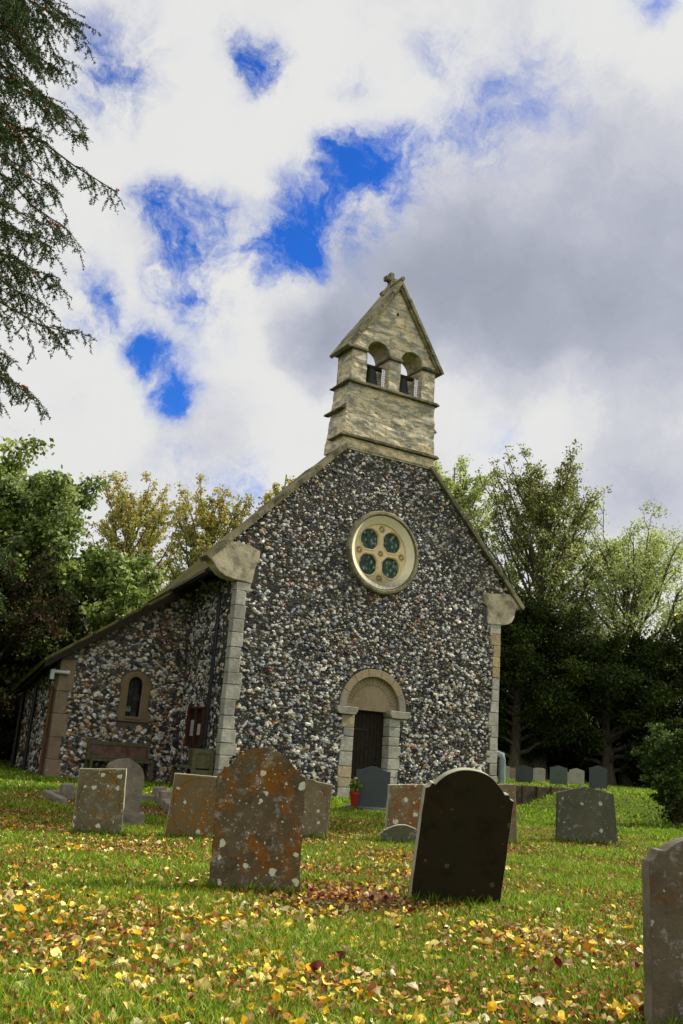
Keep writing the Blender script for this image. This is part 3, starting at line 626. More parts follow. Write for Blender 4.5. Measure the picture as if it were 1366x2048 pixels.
# bells (hang inside the bellcote: things of their own)
for x, side in ((-.52, 'left'), (.43, 'right')):
    B = empty('bell', (x, .26, 9.86), label='dark bronze bell hanging in the %s arch of the church bellcote' % side, cat='bell', group='bells in the bellcote')
    q = MB(); q.lathe([(rr*1.12, hh) for rr, hh in [(0, .47), (.06, .47), (.11, .45), (.13, .38), (.14, .24), (.16, .12), (.19, .04), (.215, -.03), (.20, -.03), (.16, .06), (.12, .2), (.0, .36)]], (0, 0, 0), 24); q.build('bell_body', M['bronze'], B, smooth=True)
    q = MB(); q.box(-.05, .05, -.03, .03, .45, .50); q.box(-.14, .335, -.05, .05, .49, .575); q.build('headstock', M['timber'], B, bevel=.006)
    q = MB(); q.tube([(0, 0, .3), (.015, 0, -.02)], [.012, .012], 6); q.lathe([(0, -.05), (.028, -.03), (.028, -.005), (0, .01)], (.015, 0, 0), 8); q.build('clapper', M['iron'], B)
# aisle -----------------------------------------------------------------
D = 2.6
aw = plate('aisle_wall', [(-6.52, -.3), (-3.5, -.3), (-3.5, 4.72), (-6.52, 2.52)], [[(-4.97, 1.36), (-4.65, 1.36), (-4.65, 2.10)] + arc(-4.81, 2.12, .16, 0, 180, 12) + [(-4.97, 2.10)]], D, D+.5, M['mortar'], CH)
def in_aisle(x, z):
    ok = (x > -6.30) & (x < -3.66) & (z > -.1) & (z < 2.55+(x+6.52)*.71) & ~((x > -5.15) & (x < -4.42) & (z > 1.16) & (z < 2.05)) & ~((np.hypot(x+4.79, z-2.05) < .40))
    return ok
flints('flintwork', aw, (0, D-.003, 0), (1, 0, 0), (0, 0, 1), (0, -1, 0), -6.5, -3.6, -.1, 4.8, in_aisle, sx=.084, sz=.060, seed=11, warm=2.2, hk=.95)
q = MB(); q.box(-6.52, -6.0, 3.1, 6.02, -.3, 1.95); q.add([(-6.52, 3.1, 1.95), (-6.0, 3.1, 1.95), (-6.0, 6.02, 1.95), (-6.52, 6.02, 1.95), (-6.52, 3.1, 2.5), (-6.0, 3.1, 2.8), (-6.0, 6.02, 2.1), (-6.52, 6.02, 1.98)], [(0, 1, 5, 4), (1, 2, 6, 5), (2, 3, 7, 6), (3, 0, 4, 7), (4, 5, 6, 7)])
q.box(-6.0, -3.3, 5.7, 6.02, -.3, 2.2); sw = q.build('aisle_side_wall', M['mortar'], CH)
flints('flintwork', sw, (-6.523, 0, 0), (0, 1, 0), (0, 0, 1), (-1, 0, 0), 3.1, 6.0, -.1, 2.4, lambda u, w: w < 2.45-(u-3.1)*.17, seed=13, warm=.6, sx=.10, sz=.07)
q = MB(); z = -.1; i = 0
while z < 2.45:
    h_ = random.uniform(.3, .55)
    if z+h_ > 2.2: h_ = 2.5-z
    w = .26 if i % 2 else .34; g = random.uniform(.85, 1.15); q.box(-6.56, -6.56+w, D-.035, D+(.5 if i % 2 else .35), z+.003, z+h_-.003, (g, g, g), .005); z += h_; i += 1
q.build('quoin', M['brown_stone'], CH, bevel=.01)
q = MB()  # west window of the aisle
wf = plate('window_surround', [(-5.13, 1.28), (-4.40, 1.28), (-4.40, 1.52), (-4.46, 1.54), (-4.46, 2.02)] + arc(-4.80, 2.04, .365, 0, 180, 16) + [(-5.14, 2.02), (-5.14, 1.54), (-5.18, 1.52)], [[(-4.97, 1.40), (-4.65, 1.40), (-4.65, 2.10)] + arc(-4.81, 2.12, .16, 0, 180, 12) + [(-4.97, 2.10)]], D-.045, D+.25, M['window_stone'], CH, .01)
q = MB(); q.prism([(-5.0, 1.33), (-4.62, 1.33), (-4.62, 1.40), (-5.0, 1.40)], D-.06, D+.2); q.build('sill', M['window_stone'], wf, bevel=.01)
q = MB(); q.box(-.17, .17, .0, .006, -.36, .5); o = q.build('leaded_glass', M['grid_glass'], wf); o.location = (-4.81, D+.14, 1.76)
q = MB()
for x in (-.053, .053): q.box(x-.006, x+.006, -.01, 0, -.36, .5)
for k in range(6): q.box(-.17, .17, -.01, 0, -.30+k*.14, -.288+k*.14)
o = q.build('glazing_bars', M['iron'], wf); o.location = (-4.81, D+.135, 1.76)
# aisle lean-to roof, twisting down towards the back as in the photo
q = MB(); slab(q, [(-6.98, D-.28, 2.47), (-6.90, 6.1, 1.86), (-3.42, 6.1, 4.05), (-3.42, D-.28, 4.95)], .07); q.build('aisle_roof', M['tile'], CH)
q = MB(); q.add([(-6.95, D-.30, 2.42), (-3.45, D-.30, 4.87), (-3.45, D-.30, 4.66), (-6.95, D-.30, 2.27), (-6.95, D-.26, 2.42), (-3.45, D-.26, 4.87), (-3.45, D-.26, 4.66), (-6.95, D-.26, 2.27)], [(0, 1, 2, 3), (7, 6, 5, 4), (0, 4, 5, 1), (1, 5, 6, 2), (2, 6, 7, 3), (3, 7, 4, 0)]); q.build('bargeboard', M['timber'], CH)
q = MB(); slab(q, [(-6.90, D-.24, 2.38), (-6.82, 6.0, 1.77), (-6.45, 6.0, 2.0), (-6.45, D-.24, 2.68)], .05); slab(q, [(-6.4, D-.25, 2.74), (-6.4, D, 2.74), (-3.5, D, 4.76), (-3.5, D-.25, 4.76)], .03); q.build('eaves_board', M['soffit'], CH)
q = MB(); q.tube([(-6.62, 4.44, 1.98), (-6.62, 4.44, 0)], .045, 8); q.build('downpipe', M['black_pipe'], CH, smooth=True)
q = MB(); q.tube([(-6.62, 5.85, 1.80), (-6.62, 5.85, 0)], .045, 8); q.build('downpipe', M['black_pipe'], CH, smooth=True)
q = MB(); q.tube([(-6.62, 2.75, 1.90), (-6.62, 2.75, 0)], .04, 8); q.build('downpipe', mat_simple('rusty_pipe', (.10, .045, .012), .7), CH, smooth=True)
q = MB(); q.tube([(-6.36, 2.50, 2.22), (-6.72, 2.50, 2.22)], .042, 10); q.tube([(-6.72, 2.50, 2.26), (-6.72, 2.50, 2.05)], .05, 10); q.tube([(-6.40, 2.50, 2.22), (-6.36, 2.50, 2.22)], .052, 10); q.build('pipe_elbow', M['grey_plastic'], CH, smooth=True)
q = MB(); q.tube([(-4.15, .95, 4.48), (-3.95, .9, 4.30), (-3.73, .72, 4.15), (-3.73, .72, 0)], .045, 8)
for z in (.9, 2.2, 3.4): q.tube([(-3.73, .72, z), (-3.73, .72, z+.07)], .06, 8)
q.build('downpipe', M['black_pipe'], CH, smooth=True)
q = MB(); q.tube([(3.72, .35, 1.16), (3.80, .15, 1.20), (3.88, .05, 1.16), (3.89, .05, 1.05), (3.89, .05, .3)], .085, 12)
for z in (.62, .92): q.tube([(3.89, .05, z), (3.89, .05, z+.04)], .095, 12)
q.build('vent_pipe', M['green_pipe'], CH, smooth=True)
# chancel, mostly hidden behind the nave
q = MB(); q.prism([(-2.6, -.2), (2.6, -.2), (2.6, 3.2), (0, 6.0), (-2.6, 3.2)], 4.32, 9.5); q.build('chancel_wall', M['mortar'], CH)
q = MB()
for s in (-1, 1): slab(q, [(s*2.85, 4.35, 3.05), (s*2.85, 9.7, 3.05), (0, 9.7, 6.12), (0, 4.35, 6.12)], .08)
q.build('chancel_roof', M['tile'], CH)
# ------------------------------------------------------------------ things against the church
def bench(loc, rz, W, label, closed_end=False):
    b = empty('bench', loc, (0, 0, rz), label, 'bench'); q = MB()
    q.box(-W/2, W/2, .36, .40, .76, .84); q.box(-W/2, W/2, .36, .40, .46, .52); q.build('back_rail', M['bench'], b, bevel=.006)
    q = MB(); q.box(-W/2+.04, W/2-.04, .375, .39, .52, .76); q.build('back_panel', M['bench_panel'], b)
    q = MB(); q.box(-W/2, W/2, -.02, .36, .42, .46); q.build('seat', M['bench'], b, bevel=.006)
    for s in (-1, 1):
        q = MB(); x = s*(W/2-.03)
        if closed_end and s > 0:
            q.box(x-.03, x+.03, -.05, .42, .0, .84); o = q.build('end_panel', M['bench'], b, bevel=.006)
            q = MB(); f = x+.03
            q.box(f, f+.015, -.05, .03, 0, .84); q.box(f, f+.015, .34, .42, 0, .84); q.box(f, f+.015, .03, .34, .75, .84); q.box(f, f+.015, .03, .34, .0, .12); q.build('panel_frame', M['bench'], o)
        else:
            q.box(x-.03, x+.03, .33, .42, .0, .84); q.box(x-.03, x+.03, -.02, .05, .0, .44); q.build('leg', M['bench'], b, bevel=.006)
    return b
bench((-5.03, 2.12, -.02), 0, 1.42, 'low dark wooden bench with a faded red back panel under the small aisle window')
bench((-4.12, .80, -.02), -math.pi/2, 1.25, 'olive wooden bench with a framed end panel against the shaded nave side wall', True)
nbd = empty('notice_board', (-3.68, 1.38, .92), (0, 0, -math.pi/2), 'red framed glazed notice board fixed to the shaded nave side wall', 'notice board')
q = MB(); q.box(-.52, .52, -.01, .03, -.02, .74); q.build('board', M['timber'], nbd)
q = MB()
for (a, b, c, d) in ((-.53, -.42, -.03, .74), (.36, .53, -.03, .74), (-.06, .02, -.03, .74)): q.box(a, b, -.06, -.01, c, d)
q.box(-.53, .53, -.07, -.0, .74, .79); q.box(-.53, .53, -.07, 0, -.08, -.03); q.build('frame', M['red_wood'], nbd, bevel=.004)
for (a, b, c, d) in ((-.36, -.14, .15, .5), (.06, .28, .18, .42)):
    q = MB(); q.box(a, b, -.016, -.012, c, d); q.build('notice', M['paper'], nbd)
# retaining kerb beside the nave corner
q = MB()
for i in range(9):
    x = 3.55+i*.42; q.box(x+.004, x+.41, -.62-.03*i, -.42-.03*i, -.2, .50+random.uniform(-.01, .01), (random.uniform(.7, 1.1),)*3, .01)
o = q.build('retaining_wall', mat_stone('mossy_brick', (.10, .07, .045), (.05, .04, .025), (.16, .13, .08)), None, bevel=.012); tag(o, 'low mossy retaining wall running right from the church corner', 'retaining wall')
# ------------------------------------------------------------------ gravestones
def outline(kind, w, sh, top):
    h = w/2
    if kind == 'shoulder':
        a = h*.78; L = [(-h, -.25), (-h, sh)] + arc(-h+.004, sh+.038, .036, -85, 0, 5) + [(-h+.045, sh+.042), (-a-.004, sh+.040), (-a, sh+.036)]
        R = (a*a+(top-sh-.035)**2)/(2*(top-sh-.035)); cz = top-R; t = math.degrees(math.asin(min(1, (sh+.035-cz)/R)))
        A = arc(0, cz, R, 180-t, t, 26); L += A[1:-1] + [(-x, z) for x, z in L[::-1]]
        return L
    if kind == 'square': return [(-h, -.25), (-h, sh), (h, top), (h, -.25)]
    if kind == 'round': 
        return [(-h, -.25), (-h*1.0, sh)] + [(h*math.cos(t)*1.0, sh+(top-sh)*math.sin(t)) for t in np.linspace(math.pi*.97, math.pi*.03, 18)] + [(h, sh), (h, -.25)]
    if kind == 'ogee':
        n = 20; return [(-h, -.25)] + [(-h+2*h*i/n, sh+(top-sh)*(.5-.5*math.cos(2*math.pi*min(1, max(0, (i/n-.08)/.84))))**.8) for i in range(n+1)] + [(h, -.25)]
    if kind == 'peak':
        n = 16; return [(-h, -.25)] + [(-h+2*h*i/n, sh+(top-sh)*(1-abs(2*i/n-1))**.9) for i in range(n+1)] + [(h, -.25)]
def gravestone(label, x, y, w, sh, top, kind, mats, rz=None, t=.10, lean=0, back=0, taper=0, oval=False, tri=False, z=None, bevel=.006, rough=.004, group=None, seed=0, base=None, nm='gravestone'):
    vd = math.atan2(x-CAM.x, y-CAM.y)
    if rz is None: rz = -math.degrees(vd)
    e = empty(nm, (x, y, float(hgt(x, y)) if z is None else z), (0, 0, 0), label, 'gravestone', group)
    e.rotation_euler = (Matrix.Rotation(math.radians(rz), 3, 'Z') @ Matrix.Rotation(math.radians(lean), 3, 'Y') @ Matrix.Rotation(math.radians(back), 3, 'X')).to_euler()
    P = outline(kind, w, sh, top)
    # resample edges so that they can be worn
    Q = []
    for i, a in enumerate(P):
        b = P[(i+1) % len(P)]; d = math.hypot(a[0]-b[0], a[1]-b[1]); k = max(1, int(d/.06))
        for j in range(k): Q.append((a[0]+(b[0]-a[0])*j/k, a[1]+(b[1]-a[1])*j/k))
    P = [(px*(1+taper*(1-pz/top)) + mnoise.noise(Vector((px*9+seed, pz*9, 0)))*rough*2, pz + mnoise.noise(Vector((px*11, pz*11, 5+seed)))*rough*2) for px, pz in Q]
    me = bpy.data.meshes.new('slab'); bm = bmesh.new()
    f = [bm.verts.new((a, -t/2, b)) for a, b in P]; k = [bm.verts.new((a, t/2, b)) for a, b in P]; n = len(P)
    ff = bm.faces.new(f); kk = bm.faces.new(k[::-1]); side = [bm.faces.new((f[i], k[i], k[(i+1) % n], f[(i+1) % n])) for i in range(n)]
    bmesh.ops.recalc_face_normals(bm, faces=bm.faces[:])
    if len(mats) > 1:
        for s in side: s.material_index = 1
    rim = [ed for ed in bm.edges if (ff in ed.link_faces or kk in ed.link_faces)]
    if bevel: bmesh.ops.bevel(bm, geom=rim, offset=bevel, segments=2, affect='EDGES', clamp_overlap=True, material=-1)
    bm.to_mesh(me); bm.free()
    ca = me.color_attributes.new('Col', 'FLOAT_COLOR', 'POINT'); ca.data.foreach_set('color', np.ones(len(me.vertices)*4, np.float32))
    link('slab', me, mats, e)
    if oval:
        q = MB(); A = []
        for i in range(41):
            a = 2*math.pi*i/40; A.append((w*.45*math.cos(a), -t/2, sh*.53+sh*.45*math.sin(a)*(1.0)))
        q.tube(A, .007, 5, cap=False)
        if tri:
            c = sh*.86
            for a, b in (((-.045, c-.02), (0, c+.02)), ((0, c+.02), (.045, c-.02)), ((.045, c-.02), (-.045, c-.02))): q.bar((a[0], -t/2, a[1]), (b[0], -t/2, b[1]), .006, .006, (0, 1, 0))
        q.build('carved_oval', mats[0], e)
    if base:
        q = MB(); bw, bh, bt = base; q.box(-bw/2, bw/2, -bt/2, bt/2, -.2, bh); q.build('plinth', mats[-1], e, bevel=.008)
    return e
g_lich = mat_grave('orange_lichened_stone', (.115, .088, .048), (.06, .05, .032),   .86, .62, .9, 1.0, .6, (.27, .105, .010), (.52, .54, .42), .7, 4.6)
g_sq1 = mat_grave('lichened_limestone', (.16, .135, .075), (.10, .09, .055), .62, .45, .9, 2.0, .3, (.28, .15, .02), (.55, .56, .46))
g_sq3 = mat_grave('brown_lichened_limestone', (.17, .12, .055), (.115, .09, .048), .7, .28, .4, 5.0, .2, (.30, .13, .014), (.52, .52, .42))
g_sq5 = mat_grave('rusty_lichened_limestone', (.19, .15, .085), (.14, .12, .075), .6, .40, .6, 8.0, .2, (.32, .11, .012), (.55, .55, .44))
g_sq7 = mat_grave('white_flaked_limestone', (.20, .14, .075), (.15, .11, .065), .65, .5, .6, 11.0, .15, (.32, .10, .012), (.58, .57, .44), .5, 3.4)
g_dark = mat_grave('algae_black_stone', (.016, .014, .006), (.022, .015, .005), 0, .10, 0, 3.0, .5, wcol=(.07, .06, .03), bumpy=.4)  # face darkened in colour to stand for its shaded side
g_rim = mat_grave('pale_worn_rim', (.46, .45, .34), (.28, .28, .19), 0, .1, .4, 4.0, .3)  # pale side faces stand for sunlight catching the rims
g_grey = mat_grave('grey_green_stone', (.10, .097, .066), (.07, .07, .048), 0, .16, .5, 6.0, .2, bumpy=.3)
g_right = mat_grave('brown_grey_stone', (.13, .105, .068), (.085, .068, .045), .45, .20, .6, 7.0, .4, (.22, .075, .01), (.34, .34, .27), .6)
g_rrim = mat_grave('grey_worn_rim', (.20, .175, .13), (.13, .11, .08), .1, .1, .4, 9.0, .3)  # side faces a lighter grey than the front
g_rock = mat_grave('rough_hewn_granite', (.30, .26, .20), (.15, .13, .10), 0, 0, .5, 10., .3, bumpy=1.0)
g_slate = mat_simple('dark_slate', (.045, .056, .058), .45, .35, .12, 4, .03)
g_slate_rim = mat_simple('honed_slate_edge', (.09, .10, .10), .4, .4, .1, 4, .03)
g_green = mat_simple('green_slate', (.07, .10, .08), .5, .3, .15, 5, .04)
g_fgrey = mat_grave('pale_grey_stone', (.38, .365, .31), (.28, .27, .23), 0, .08, .3, 12., .2)
g_fbrown = mat_grave('pinkish_brown_stone', (.32, .23, .17), (.22, .16, .12), 0, .05, .2, 13., .2)
gravestone('square-topped limestone headstone with a carved oval, orange and white lichen, furthest left in the grass', -8.47, -8.5, .47, .655, .665, 'square', [g_sq1, g_rim], rz=-21, lean=-1.8, oval=True, seed=1, rough=.002, taper=.05)
gravestone('rough hewn round-topped headstone on a stepped base behind the left oval stone', -7.96, -7.5, .46, .56, .745, 'round', [g_rock, g_rock], rz=-14, t=.13, rough=.010, seed=2, base=(.56, .17, .26), bevel=.02)
gravestone('square-topped headstone with carved oval and small triangle, left of the big lichened stone', -7.53, -8.72, .55, .655, .665, 'square', [g_sq3, g_rim], rz=-20, lean=2.0, oval=True, tri=True, seed=3, rough=.002, taper=.04)
gravestone('large arched headstone covered in orange lichen with white blotches', -8.27, -11.87, .64, .815, 1.005, 'shoulder', [g_lich, g_lich], rz=-26, lean=-1.5, taper=-.01, seed=4, rough=.006, t=.11)
gravestone('oval-carved headstone half hidden behind the right edge of the big orange stone', -6.10, -8.48, .55, .675, .635, 'square', [g_sq5, g_rim], rz=-26, lean=2.0, oval=True, tri=True, seed=5, rough=.003, taper=-.02)
gravestone('charcoal slate headstone with curved top standing in front of the church door', -2.32, -3.9, .60, .70, .775, 'ogee', [g_slate, g_slate_rim], rz=-30, t=.08, bevel=.006, rough=0, seed=6, base=(.92, .085, .30))
gravestone('lichened headstone with white flaking left edge, left behind the dark arched stone', -4.80, -8.72, .60, .66, .72, 'square', [g_sq7, g_rim], rz=-22, lean=1.5, oval=True, seed=7, rough=.004)
gravestone('small sunken mossy stub of a headstone in the grass beside the dark arched stone', -5.09, -9.0, .52, .13, .245, 'shoulder', [g_grey, g_rim], rz=-30, lean=2, seed=8, t=.10, rough=.006)
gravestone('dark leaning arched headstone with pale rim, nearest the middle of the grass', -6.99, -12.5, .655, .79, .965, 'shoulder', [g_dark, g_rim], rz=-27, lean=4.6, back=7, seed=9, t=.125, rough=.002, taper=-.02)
gravestone('lichened headstone showing only its right edge behind the dark arched stone', -3.40, -8.45, .72, .73, .75, 'square', [g_sq5, g_rim], rz=-30, lean=-2.5, oval=True, seed=10, rough=.003, taper=.05)
gravestone('plain grey-green headstone with low pointed top leaning left on the right lawn', -1.70, -8.47, .76, .675, .765, 'peak', [g_grey, g_grey], rz=-32, lean=-2.2, taper=.10, seed=11, t=.09, rough=.002, base=(.98, .02, .28))
gravestone('brown-grey scooped-shoulder headstone cut off by the right side of the view', -7.72, -15.36, .66, .665, .80, 'shoulder', [g_right, g_rrim], rz=-32, lean=-.5, seed=12, t=.11, rough=.006)
FG = 'distant gravestones on the raised lawn'
for (lab, x, y, w, s_, t_, kd, m1, m2, ln) in (
    ('distant blue-grey slate headstone nearest the church corner', 6.65, 2.39, .47, .44, .50, 'ogee', g_slate, g_slate_rim, -1),
    ('distant pale grey headstone directly behind the first slate one', 9.2, 4.6, .38, .40, .44, 'round', g_fgrey, g_fgrey, 0),
    ('distant green slate headstone standing between pale grey ones', 8.02, 2.47, .50, .50, .555, 'ogee', g_green, g_slate_rim, 0),
    ('short pale headstone partly hidden by the green slate one', 10.55, 4.9, .30, .36, .40, 'round', g_fgrey, g_fgrey, 0),
    ('distant weathered headstone with pointed top, right of the green slate', 9.85, 3.62, .46, .45, .52, 'peak', g_fgrey, g_fgrey, 0),
    ('distant near-black slate headstone furthest right on the raised lawn', 7.63, .53, .47, .57, .635, 'ogee', g_slate, g_slate, 0),
    ('distant grey headstone just right of the pipe at the church corner', 8.55, 5.5, .30, .40, .42, 'round', g_fgrey, g_fgrey, 3),
    ('distant pinkish brown headstone between grey ones near the church corner', 9.3, 6.0, .36, .37, .39, 'square', g_fbrown, g_fbrown, 0)):
    gravestone(lab, x, y, w, s_, t_, kd, [m1, m2], t=.08, lean=ln, group=FG, seed=x, rough=.001, bevel=.005)
# grave kerb beside the rough hewn stone
_rk = bpy.data.objects['gravestone.001'].children[0]; rough_block('r', _rk, 4, .016, None, None, 3, 7.0)
K = empty('grave_kerb', (-6.9, -4.8, 0), (0, 0, 0), 'low stone kerb with corner posts round a leaf-filled grave bed', 'grave kerb')
q = MB()
q.bar((.72, 1.05, .06), (.03, -1.75, .06), .12, .16); q.bar((-1.0, 1.2, .05), (.72, 1.05, .05), .12, .14); q.bar((-1.0, 1.2, .05), (-1.1, -.3, .05), .10, .14)
q.build('kerb_rail', g_rock, K, bevel=.012)
for (x, y) in ((.72, 1.05), (.5, .15), (.03, -1.75), (-.78, .85)):
    q = MB(); q.box(x-.09, x+.09, y-.09, y+.09, -.05, .25, (1,)*3, .008); q.build('corner_post', g_rock, K, bevel=.02)
# flower pot by the slate headstone
FP = empty('flower_pot', (-2.66, -3.86, float(hgt(-2.66, -3.86))), (0, 0, 0), 'red pot of yellow-green flowers left of the charcoal slate headstone', 'flower pot')
q = MB(); q.lathe([(0, .0), (.055, .0), (.082, .20), (.095, .20), (.095, .25), (.08, .25), (.075, .22), (0, .21)], (0, 0, .08), 20); q.build('pot', mat_simple('red_plastic', (.24, .012, .010), .4, .5, .1), FP, smooth=True)
def leafcloud(c, n, r, size, cols, seed, flat=1.):
    g = np.random.default_rng(seed); P = np.asarray(c) + g.normal(0, 1, (n, 3))*np.asarray(r)
    return leafquads(P, size, cols, g)
def leafquads(P, size, cols, g, up=0.0, asp=.62, elong=None):
    n = len(P); a = g.normal(0, 1, (n, 3)); a /= np.linalg.norm(a, axis=1)[:, None]
    if elong is not None: a = elong + a*.35; a /= np.linalg.norm(a, axis=1)[:, None]
    b = np.cross(a, g.normal(0, 1, (n, 3))); b /= np.linalg.norm(b, axis=1)[:, None]+1e-9
    s = (size*g.uniform(.6, 1.4, n))[:, None]
    V = np.stack([P-a*s*.5, P+b*s*.5*asp, P+a*s*.5, P-b*s*.5*asp], 1).reshape(-1, 3)
    F = np.arange(n*4).reshape(-1, 4); cols = np.asarray(cols); ci = g.integers(0, len(cols), n)
    C = np.repeat(cols[ci]*g.uniform(.7, 1.3, (n, 1)), 4, 0); return V, F, C
def pot_plant():
    V, F, C = leafcloud((0, 0, .44), 120, (.045, .045, .05), .07, [(.12, .2, .03), (.2, .28, .04), (.3, .3, .05), (.09, .15, .03)], 4)
    link('foliage', npmesh('foliage', V, [F], C), M['leaf'], FP)
    V, F, C = leafcloud((0, 0, .50), 22, (.05, .05, .04), .055, [(.6, .45, .35), (.65, .55, .1), (.6, .6, .5)], 5)
    link('flowers', npmesh('flowers', V, [F], C), M['leaf'], FP)
pot_plant()
# ------------------------------------------------------------------ trees
def tree(name, label, cat, base, H, R, tr, lo, nprim, leafN, size, pal, seed, up=.5, lean=(0, 0), tm=.55, spread=.16, group=None, trans='leaf', prof=None, dens=1.0, twig=.3, gaps=.0, bark=(1, 1, 1), top_pal=None, sub=7, droop=0., pexp=.5):
    g = np.random.default_rng(seed); e = empty(name, base, label=label, cat=cat, group=group)
    tb = MB(); K = 9
    tp = [Vector((lean[0]*t*H + .012*H*math.sin(t*5+seed), lean[1]*t*H + .012*H*math.cos(t*4+seed), H*.94*t-.3*(t == 0))) for t in np.linspace(0, 1, K)]
    tb.tube(tp, [tr*(1-.9*(i/(K-1))**.8) * (1.35 if i == 0 else 1) for i in range(K)], 8, bark)
    def tpos(t): f = t*(K-1); i = min(int(f), K-2); return tp[i].lerp(tp[i+1], f-i)
    P = []; Wt = []
    for i in range(nprim):
        t = lo+(1-lo)*((i+.5)/nprim)**.85*.98; az = i*2.399+g.uniform(-.4, .4)
        pf = prof(t) if prof else max(.12, 1-abs((t-tm)/(1-tm if t > tm else tm-lo+.18))**2.0)**pexp
        L = R*pf*g.uniform(.75, 1.15)*(1-gaps*g.random()); el = up+(1.15-up)*max(0, t-.2)*.9
        d = Vector((math.cos(az)*math.cos(el), math.sin(az)*math.cos(el), math.sin(el)))
        s0 = tpos(max(.05, t-.12*math.sin(el))); pts = [s0]; L2 = L/max(.35, math.cos(el)) if el < 1.1 else L*1.6
        L2 = min(L2, L*1.7)
        for k in range(1, 6):
            f = k/5; p = s0 + d*L2*f + Vector((0, 0, L*(.18*f*f) - droop*L*f*f)) + Vector(g.normal(0, .03*L, 3)); pts.append(p)
        r0 = max(.012, tr*.38*(1-t*.6)); tb.tube(pts, [r0*(1-.85*k/5) for k in range(6)], 5, bark, cap=False)
        for k in range(sub):
            f = .28+.72*(k+g.random())/sub; q = f*5; ii = min(int(q), 4); s1 = pts[ii].lerp(pts[ii+1], q-ii)
            az2 = az+g.choice([-1, 1])*g.uniform(.4, 1.2); el2 = el*.6+g.uniform(-.35, .6)-droop
            l2 = L*twig*g.uniform(.6, 1.3)*(1.15-.4*f); d2 = Vector((math.cos(az2)*math.cos(el2), math.sin(az2)*math.cos(el2), math.sin(el2)))
            e1 = s1+d2*l2*.5+Vector(g.normal(0, .04*l2, 3)); e2 = s1+d2*l2+Vector((0, 0, l2*(.12-droop)))
            tb.tube([s1, e1, e2], [r0*.33, r0*.2, r0*.06+.002], 3, bark, cap=False)
            for m_ in range(4):
                c = s1.lerp(e2, .25+.25*m_)+Vector(g.normal(0, .35*spread*R, 3)); P.append(tuple(c)); Wt.append(g.uniform(.3, 1.4))
    tb.build('trunk', M['bark'], e, smooth=True)
    P = np.array(P); Wt = np.array(Wt); Wt /= Wt.sum(); ci = g.choice(len(P), leafN, p=Wt)
    off = g.normal(0, 1, (leafN, 3))*spread*R*.42*np.array([1, 1, .7]); X = P[ci]+off
    cols = np.asarray(pal); tone = g.uniform(.75, 1.25, len(P))[ci][:, None]; pick = (g.integers(0, len(cols), len(P))[ci] + (g.random(leafN) < .35)*g.integers(0, len(cols), leafN)) % len(cols)
    V, F, C = leafquads(X, size, [(1, 1, 1)], g); C = C*np.repeat(cols[pick]*tone, 4, 0)
    if top_pal is not None:
        tcol = np.asarray(top_pal); f = np.clip((X[:, 2]/H-.45)/.45, 0, 1)*g.uniform(.3, 1.2, leafN); use = g.random(leafN) < f
        C[np.repeat(use, 4)] = np.repeat(tcol[g.integers(0, len(tcol), use.sum())]*g.uniform(.7, 1.3, (use.sum(), 1)), 4, 0)
    link('crown', npmesh('crown', V, [F], C), M[trans], e)
    return e
CF = np.array([math.sin(math.radians(29.04)), math.cos(math.radians(29.04))]); CR = np.array([CF[1], -CF[0]])
def P2(right, fwd): p = np.array([CAM.x, CAM.y])+CR*right+CF*fwd; return (float(p[0]), float(p[1]), float(hgt(p[0], p[1])))
G1 = [(.07, .11, .022), (.12, .18, .035), (.20, .26, .055), (.33, .40, .14)]
G2 = [(.26, .32, .06), (.34, .38, .09), (.18, .24, .05)]
YEL = [(.46, .35, .08), (.50, .42, .13), (.38, .24, .06), (.32, .36, .09)]
MG = 'leafy trees beyond the aisle'
tree('maple_tree', 'big dark green leafy tree rising behind the aisle roof at the left', 'tree', P2(-9.9, 27), 8.2, 2.7, .34, .06, 40, 80000, .14, G1+[(.14, .19, .075)], 21, .25, tm=.45, spread=.13, group=MG, sub=9)
tree('maple_tree', 'paler green leafy tree at the left edge beneath the drooping conifer branches', 'tree', P2(-13.2, 30), 9.6, 3.8, .34, .08, 30, 45000, .17, G2+[(.10, .15, .03)], 22, .25, tm=.5, spread=.13, group=MG)
tree('maple_tree', 'lower green leafy tree just left of the yellowing trees, behind the aisle roof', 'tree', P2(-7.3, 27.5), 6.1, 2.4, .28, .06, 30, 34000, .15, G1, 25, .25, tm=.45, spread=.13, group=MG, sub=9)
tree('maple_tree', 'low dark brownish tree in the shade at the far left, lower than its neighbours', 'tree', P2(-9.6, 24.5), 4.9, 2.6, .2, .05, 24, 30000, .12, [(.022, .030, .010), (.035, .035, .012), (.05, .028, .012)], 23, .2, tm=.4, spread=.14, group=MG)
TG = 'tall thin-leaved trees turning yellow'
tree('lime_tree', 'tall yellowing tree, leftmost of the autumn trees behind the aisle roof', 'tree', P2(-9.8, 42), 12.6, 2.3, .34, .25, 52, 26000, .12, G2, 31, .95, tm=.6, spread=.10, pexp=.4, group=TG, top_pal=YEL, sub=7, twig=.34)
tree('lime_tree', 'tall yellowing tree nearest the church gable, with a dark straight trunk', 'tree', P2(-5.7, 40), 11.9, 2.3, .32, .25, 52, 26000, .12, G2, 32, .95, tm=.6, spread=.10, pexp=.4, group=TG, top_pal=YEL)
tree('lime_tree', 'thin orange-topped tree peeping above the left gable slope of the church', 'tree', P2(-2.7, 41), 13.7, 1.7, .28, .25, 40, 14000, .12, G2, 33, .95, tm=.6, spread=.11, group=TG, top_pal=YEL)
RG = 'tall light green trees right of the church'
G3 = [(.32, .40, .11), (.42, .48, .18), (.22, .30, .07), (.50, .52, .22)]
